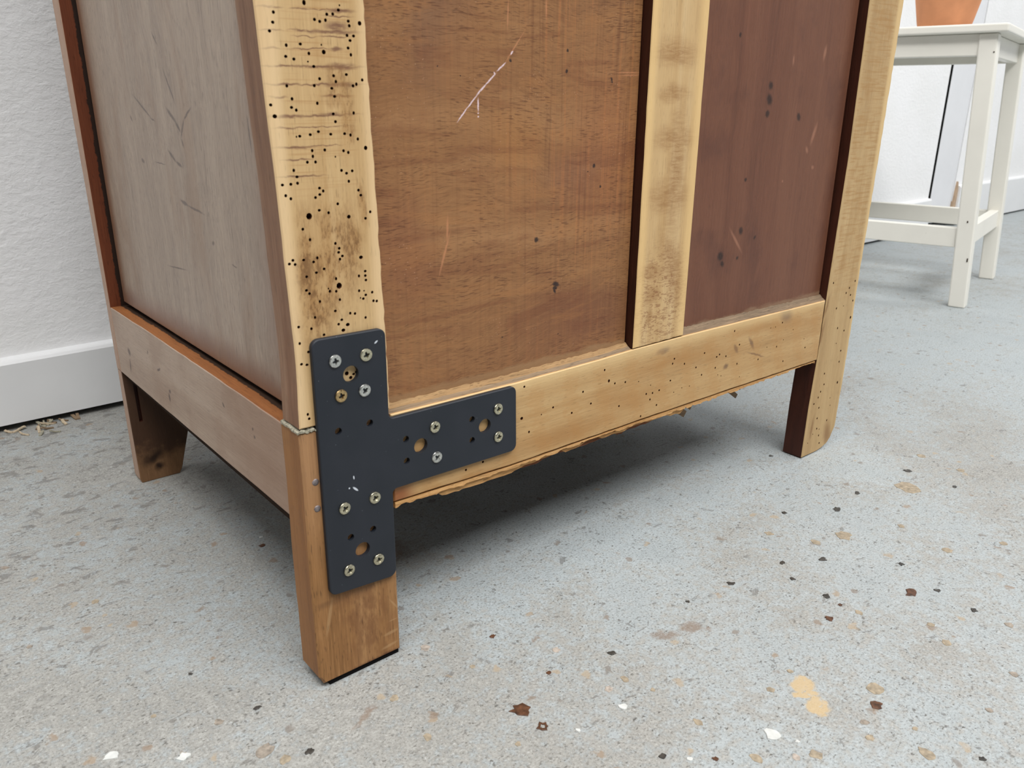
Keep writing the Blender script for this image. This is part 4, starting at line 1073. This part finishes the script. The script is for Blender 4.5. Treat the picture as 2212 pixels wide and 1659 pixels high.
BIG = [(0.0311, 0.1945), (0.0740, 0.1404), (0.1222, 0.1406), (0.0314, 0.0861)]
SMALL = [(0.0213, 0.1636), (0.0408, 0.1635), (0.0639, 0.1473), (0.0639, 0.1334), (0.1122, 0.1475), (0.1121, 0.1335), (0.0389, 0.0969), (0.0243, 0.0968)]
hl = [disc(x, z, 0.0047, 28, 0, 0) for x, z in BIG] + [disc(x, z, 0.0021, 18, 0, 0) for x, z in SMALL]
plate = prism('t_bracket', 'xz', fillet(PL, [0.0045, 0.0045, 0.003, 0.0045, 0.0045, 0.003, 0.0045, 0.0045]), -0.0030, -0.00015, [M_bracket], cab, 0.0005, hl, through=True)
plate['label'] = 'matt black steel T-shaped bracket with drilled holes'


def screw(x, z, ang, mat):
    n_ = 28
    y0 = -0.0030
    rim = [(0.0036, 0.0), (0.0036, -0.0005), (0.0034, -0.0009), (0.0029, -0.00115)]
    V, F, I = [], [], []
    for r_, d in rim:
        for i in range(n_):
            a = 2 * math.pi * i / n_
            V.append((r_ * math.cos(a), r_ * math.sin(a), d))
    for k in range(len(rim) - 1):
        for i in range(n_):
            F.append((k * n_ + i, k * n_ + (i + 1) % n_, (k + 1) * n_ + (i + 1) % n_, (k + 1) * n_ + i)); I.append(0)
    cross = []
    w_, l_ = 0.00045, 0.0019
    for q in range(4):
        ca, sa = math.cos(q * math.pi / 2), math.sin(q * math.pi / 2)
        for px, py in ((l_, -w_), (l_, w_), (w_ * 1.6, w_ * 1.6)):
            cross.append((px * ca - py * sa, px * sa + py * ca))
    top = [(rim[-1][0] * math.cos(2 * math.pi * i / n_), rim[-1][0] * math.sin(2 * math.pi * i / n_)) for i in range(n_)]
    pts, tris = fill(top, [cross])
    k = len(V)
    for p in pts:
        V.append((p[0], p[1], -0.00115))
    for t in tris:
        F.append([k + i for i in t]); I.append(0)
    a = len(V)
    V += [(p[0], p[1], -0.00115) for p in cross]
    b = len(V)
    V += [(p[0] * 0.55, p[1] * 0.55, 0.0006) for p in cross]
    for i in range(len(cross)):
        j = (i + 1) % len(cross)
        F.append((a + i, a + j, b + j, b + i)); I.append(0)
    F.append([b + i for i in range(len(cross))]); I.append(1)
    ca, sa = math.cos(ang), math.sin(ang)
    tx, tz = random.uniform(-0.06, 0.06), random.uniform(-0.06, 0.06)
    V = [(x + u * ca - v * sa, y0 + d - 0.0001 + tx * u + tz * v, z + u * sa + v * ca) for u, v, d in V]
    o = link('screw', V, F, [mat, M_hole], I, plate)
    import bmesh
    bm = bmesh.new(); bm.from_mesh(o.data)
    bmesh.ops.remove_doubles(bm, verts=bm.verts, dist=1e-6)
    bmesh.ops.recalc_face_normals(bm, faces=bm.faces)
    bm.to_mesh(o.data); bm.free()


for x, z, a, m_ in ((0.0221, 0.2037, 0.15, M_zincw), (0.0407, 0.2036, 0.3, M_zinc), (0.0242, 0.1837, 0.25, M_zinco), (0.0386, 0.1836, 0.75, M_zincw),
                    (0.0842, 0.1499, 0.35, M_zinc), (0.0849, 0.1300, 0.8, M_zincw), (0.1327, 0.1496, 0.2, M_zinc), (0.1329, 0.1304, 0.15, M_zinc),
                    (0.0216, 0.1166, 0.5, M_zinc), (0.0411, 0.1169, 0.45, M_zinc), (0.0217, 0.0762, 0.35, M_zinc), (0.0412, 0.0759, 0.3, M_zinc)):
    screw(x, z, a, m_)

# ------------------------------------------------------------------ white stool
stool = empty('stool', (1.2984, 0.1614, 0))
stool.rotation_euler = (0, 0, math.atan2(0.067, 0.30))
tag(stool, 'worn white painted wooden stool with splayed legs carrying a terracotta pot', 'stool')
SL = 0.40           # length of the stool along its own y
SW = 0.335          # width along its own x


def hexa(name, bottom, top_, mat, parent, bevel=0.0025):
    V = list(bottom) + list(top_)
    o = link(name, V, [(3, 2, 1, 0), (4, 5, 6, 7), (0, 1, 5, 4), (1, 2, 6, 5), (2, 3, 7, 6), (3, 0, 4, 7)], mat, None, parent)
    bv = o.modifiers.new('soft', 'BEVEL')
    bv.width = bevel
    bv.segments = 3
    return o


LT = 0.028          # leg thickness
for fx in (0.0, SW - LT):
    for far in (0, 1):
        y0b, y1b, y0t, y1t = 0.0, 0.0265, 0.0275, 0.0545
        if far:
            y0b, y1b, y0t, y1t = SL - y1b, SL - y0b, SL - y1t, SL - y0t
        hexa('leg', [(fx, y0b, 0), (fx + LT, y0b, 0), (fx + LT, y1b, 0), (fx, y1b, 0)],
             [(fx, y0t, 0.439), (fx + LT, y0t, 0.439), (fx + LT, y1t, 0.439), (fx, y1t, 0.439)], M_stool, stool)
    x0 = fx + 0.004
    hexa('long_rail', [(x0, 0.033, 0.1015), (x0 + 0.018, 0.033, 0.1015), (x0 + 0.018, SL - 0.033, 0.1015), (x0, SL - 0.033, 0.1015)],
         [(x0, 0.034, 0.1345), (x0 + 0.018, 0.034, 0.1345), (x0 + 0.018, SL - 0.034, 0.1345), (x0, SL - 0.034, 0.1345)], M_stool, stool, 0.0015)
    hexa('apron', [(x0, 0.0505, 0.4060), (x0 + 0.018, 0.0505, 0.4060), (x0 + 0.018, SL - 0.0505, 0.4060), (x0, SL - 0.0505, 0.4060)],
         [(x0, 0.053, 0.439), (x0 + 0.018, 0.053, 0.439), (x0 + 0.018, SL - 0.053, 0.439), (x0, SL - 0.053, 0.439)], M_stool, stool, 0.0015)
for far in (0, 1):
    def fy(y):
        return SL - y if far else y
    xa, xb = LT - 0.002, SW - LT + 0.002
    hexa('end_rail', [(xa, fy(0.0125), 0.104), (xb, fy(0.0125), 0.104), (xb, fy(0.028), 0.104), (xa, fy(0.028), 0.104)],
         [(xa, fy(0.0145), 0.1365), (xb, fy(0.0145), 0.1365), (xb, fy(0.030), 0.1365), (xa, fy(0.030), 0.1365)], M_stool, stool, 0.0015)
    hexa('end_apron', [(xa, fy(0.034), 0.4060), (xb, fy(0.034), 0.4060), (xb, fy(0.050), 0.4060), (xa, fy(0.050), 0.4060)],
         [(xa, fy(0.0355), 0.439), (xb, fy(0.0355), 0.439), (xb, fy(0.051), 0.439), (xa, fy(0.051), 0.439)], M_stool, stool, 0.0015)
hexa('seat', [(-0.011, 0.0135, 0.4393), (SW + 0.011, 0.0135, 0.4393), (SW + 0.011, SL - 0.0135, 0.4393), (-0.011, SL - 0.0135, 0.4393)],
     [(-0.011, 0.0135, 0.4525), (SW + 0.011, 0.0135, 0.4525), (SW + 0.011, SL - 0.0135, 0.4525), (-0.011, SL - 0.0135, 0.4525)], M_stool, stool, 0.003)
# small knocks in the paint
for x, y, z, ln in ((-0.0005, 0.0195, 0.145, 0.003), (-0.0005, 0.0285, 0.41, 0.002), (-0.0004, 0.009, 0.08, 0.006)):
    box('paint_chip', (x - 0.0002, y, z), (x + 0.001, y + 0.0018, z + ln), M_soil, stool)

# ------------------------------------------------------------------ terracotta pot on the stool
a_ = math.atan2(0.067, 0.30)
px = 1.2984 + 0.13 * math.cos(a_) - 0.134 * math.sin(a_)
py = 0.1614 + 0.13 * math.sin(a_) + 0.134 * math.cos(a_)
pot = empty('flower_pot', (px, py, 0.4527))
tag(pot, 'orange terracotta flower pot standing on the white stool', 'flower pot')
lathe('body', [(0.0, 0.0), (0.0385, 0.0), (0.0405, 0.002), (0.0445, 0.016), (0.0515, 0.049), (0.060, 0.088), (0.056, 0.088), (0.046, 0.04), (0.0, 0.04)], M_terra, parent=pot)
lathe('rim', [(0.0585, 0.0845), (0.066, 0.0845), (0.0675, 0.088), (0.069, 0.108), (0.067, 0.110), (0.061, 0.110), (0.0585, 0.100), (0.0585, 0.0845)], M_terra, parent=pot)
lathe('soil', [(0.0, 0.092), (0.03, 0.094), (0.0583, 0.090), (0.0560, 0.0885)], M_soil, parent=pot)

# ------------------------------------------------------------------ chips and flakes bedded in the concrete
names = {'br': 'russet_chip', 'bk': 'dark_chip', 'tn': 'pebble', 'pk': 'pebble', 'gr': 'pebble', 'wh': 'paint_flake', 'ring': 'russet_chip'}
for x, y, r_, k in FLOOR_CHIPS:
    n_ = 13
    pebble = k in ('tn', 'pk', 'gr')
    amp = 0.24 if pebble else 0.34
    st = random.uniform(0.5, 0.8) if not pebble else random.uniform(0.7, 1.0)
    an = random.uniform(-0.9, 0.4) if not pebble else random.uniform(-0.8, 0.6)
    ring = k == 'ring'
    outl = []
    for i in range(n_):
        t = 2 * math.pi * i / n_
        q = r_ * (1 + random.uniform(-amp, amp)) * (0.9 if pebble else 0.95)
        u, v = q * math.cos(t), q * st * 1.25 * math.sin(t)
        outl.append((x + u * math.cos(an) - v * math.sin(an), y + u * math.sin(an) + v * math.cos(an)))
    h = 0.0003 if pebble else 0.0006
    hole = [[(x + (p[0] - x) * 0.5, y + (p[1] - y) * 0.5) for p in outl]] if ring else ()
    prism(names[k], 'xy', outl, h, 0.0, [CHIP['br' if ring else k]], floor, 0.0002, hole, through=ring)

# shavings and fluff swept against the skirting board
for i, (x, y) in enumerate(DEBRIS * 2):
    x += random.uniform(-0.012, 0.012)
    y = min(y + random.uniform(-0.008, 0.006), wy(x) - 0.016)
    ln, wd = random.uniform(0.006, 0.015), random.uniform(0.0015, 0.004)
    an = random.uniform(0, math.pi)
    V, F = [], []
    for k in range(6):
        t = k / 5 - 0.5
        cx, cy = x + math.cos(an) * ln * t, y + math.sin(an) * ln * t
        z = 0.0008 + 0.004 * (t + 0.5) ** 2 * random.uniform(0.4, 1)
        ox, oy = -math.sin(an) * wd / 2, math.cos(an) * wd / 2
        V += [(cx - ox, cy - oy, z - 0.0008 if k else 0), (cx + ox, cy + oy, z - 0.0008 if k else 0), (cx + ox, cy + oy, z + 0.0004), (cx - ox, cy - oy, z + 0.0004)]
    for k in range(5):
        a, b = k * 4, k * 4 + 4
        for q in range(4):
            F.append((a + q, b + q, b + (q + 1) % 4, a + (q + 1) % 4))
    F += [(3, 2, 1, 0), (20, 21, 22, 23)]
    o = link('wood_shaving', V, F, (M_chaff, M_lint, M_bevel)[i % 3])
    tag(o, 'small curled wood shaving swept against the skirting board', 'shaving', 'shavings along the skirting board')
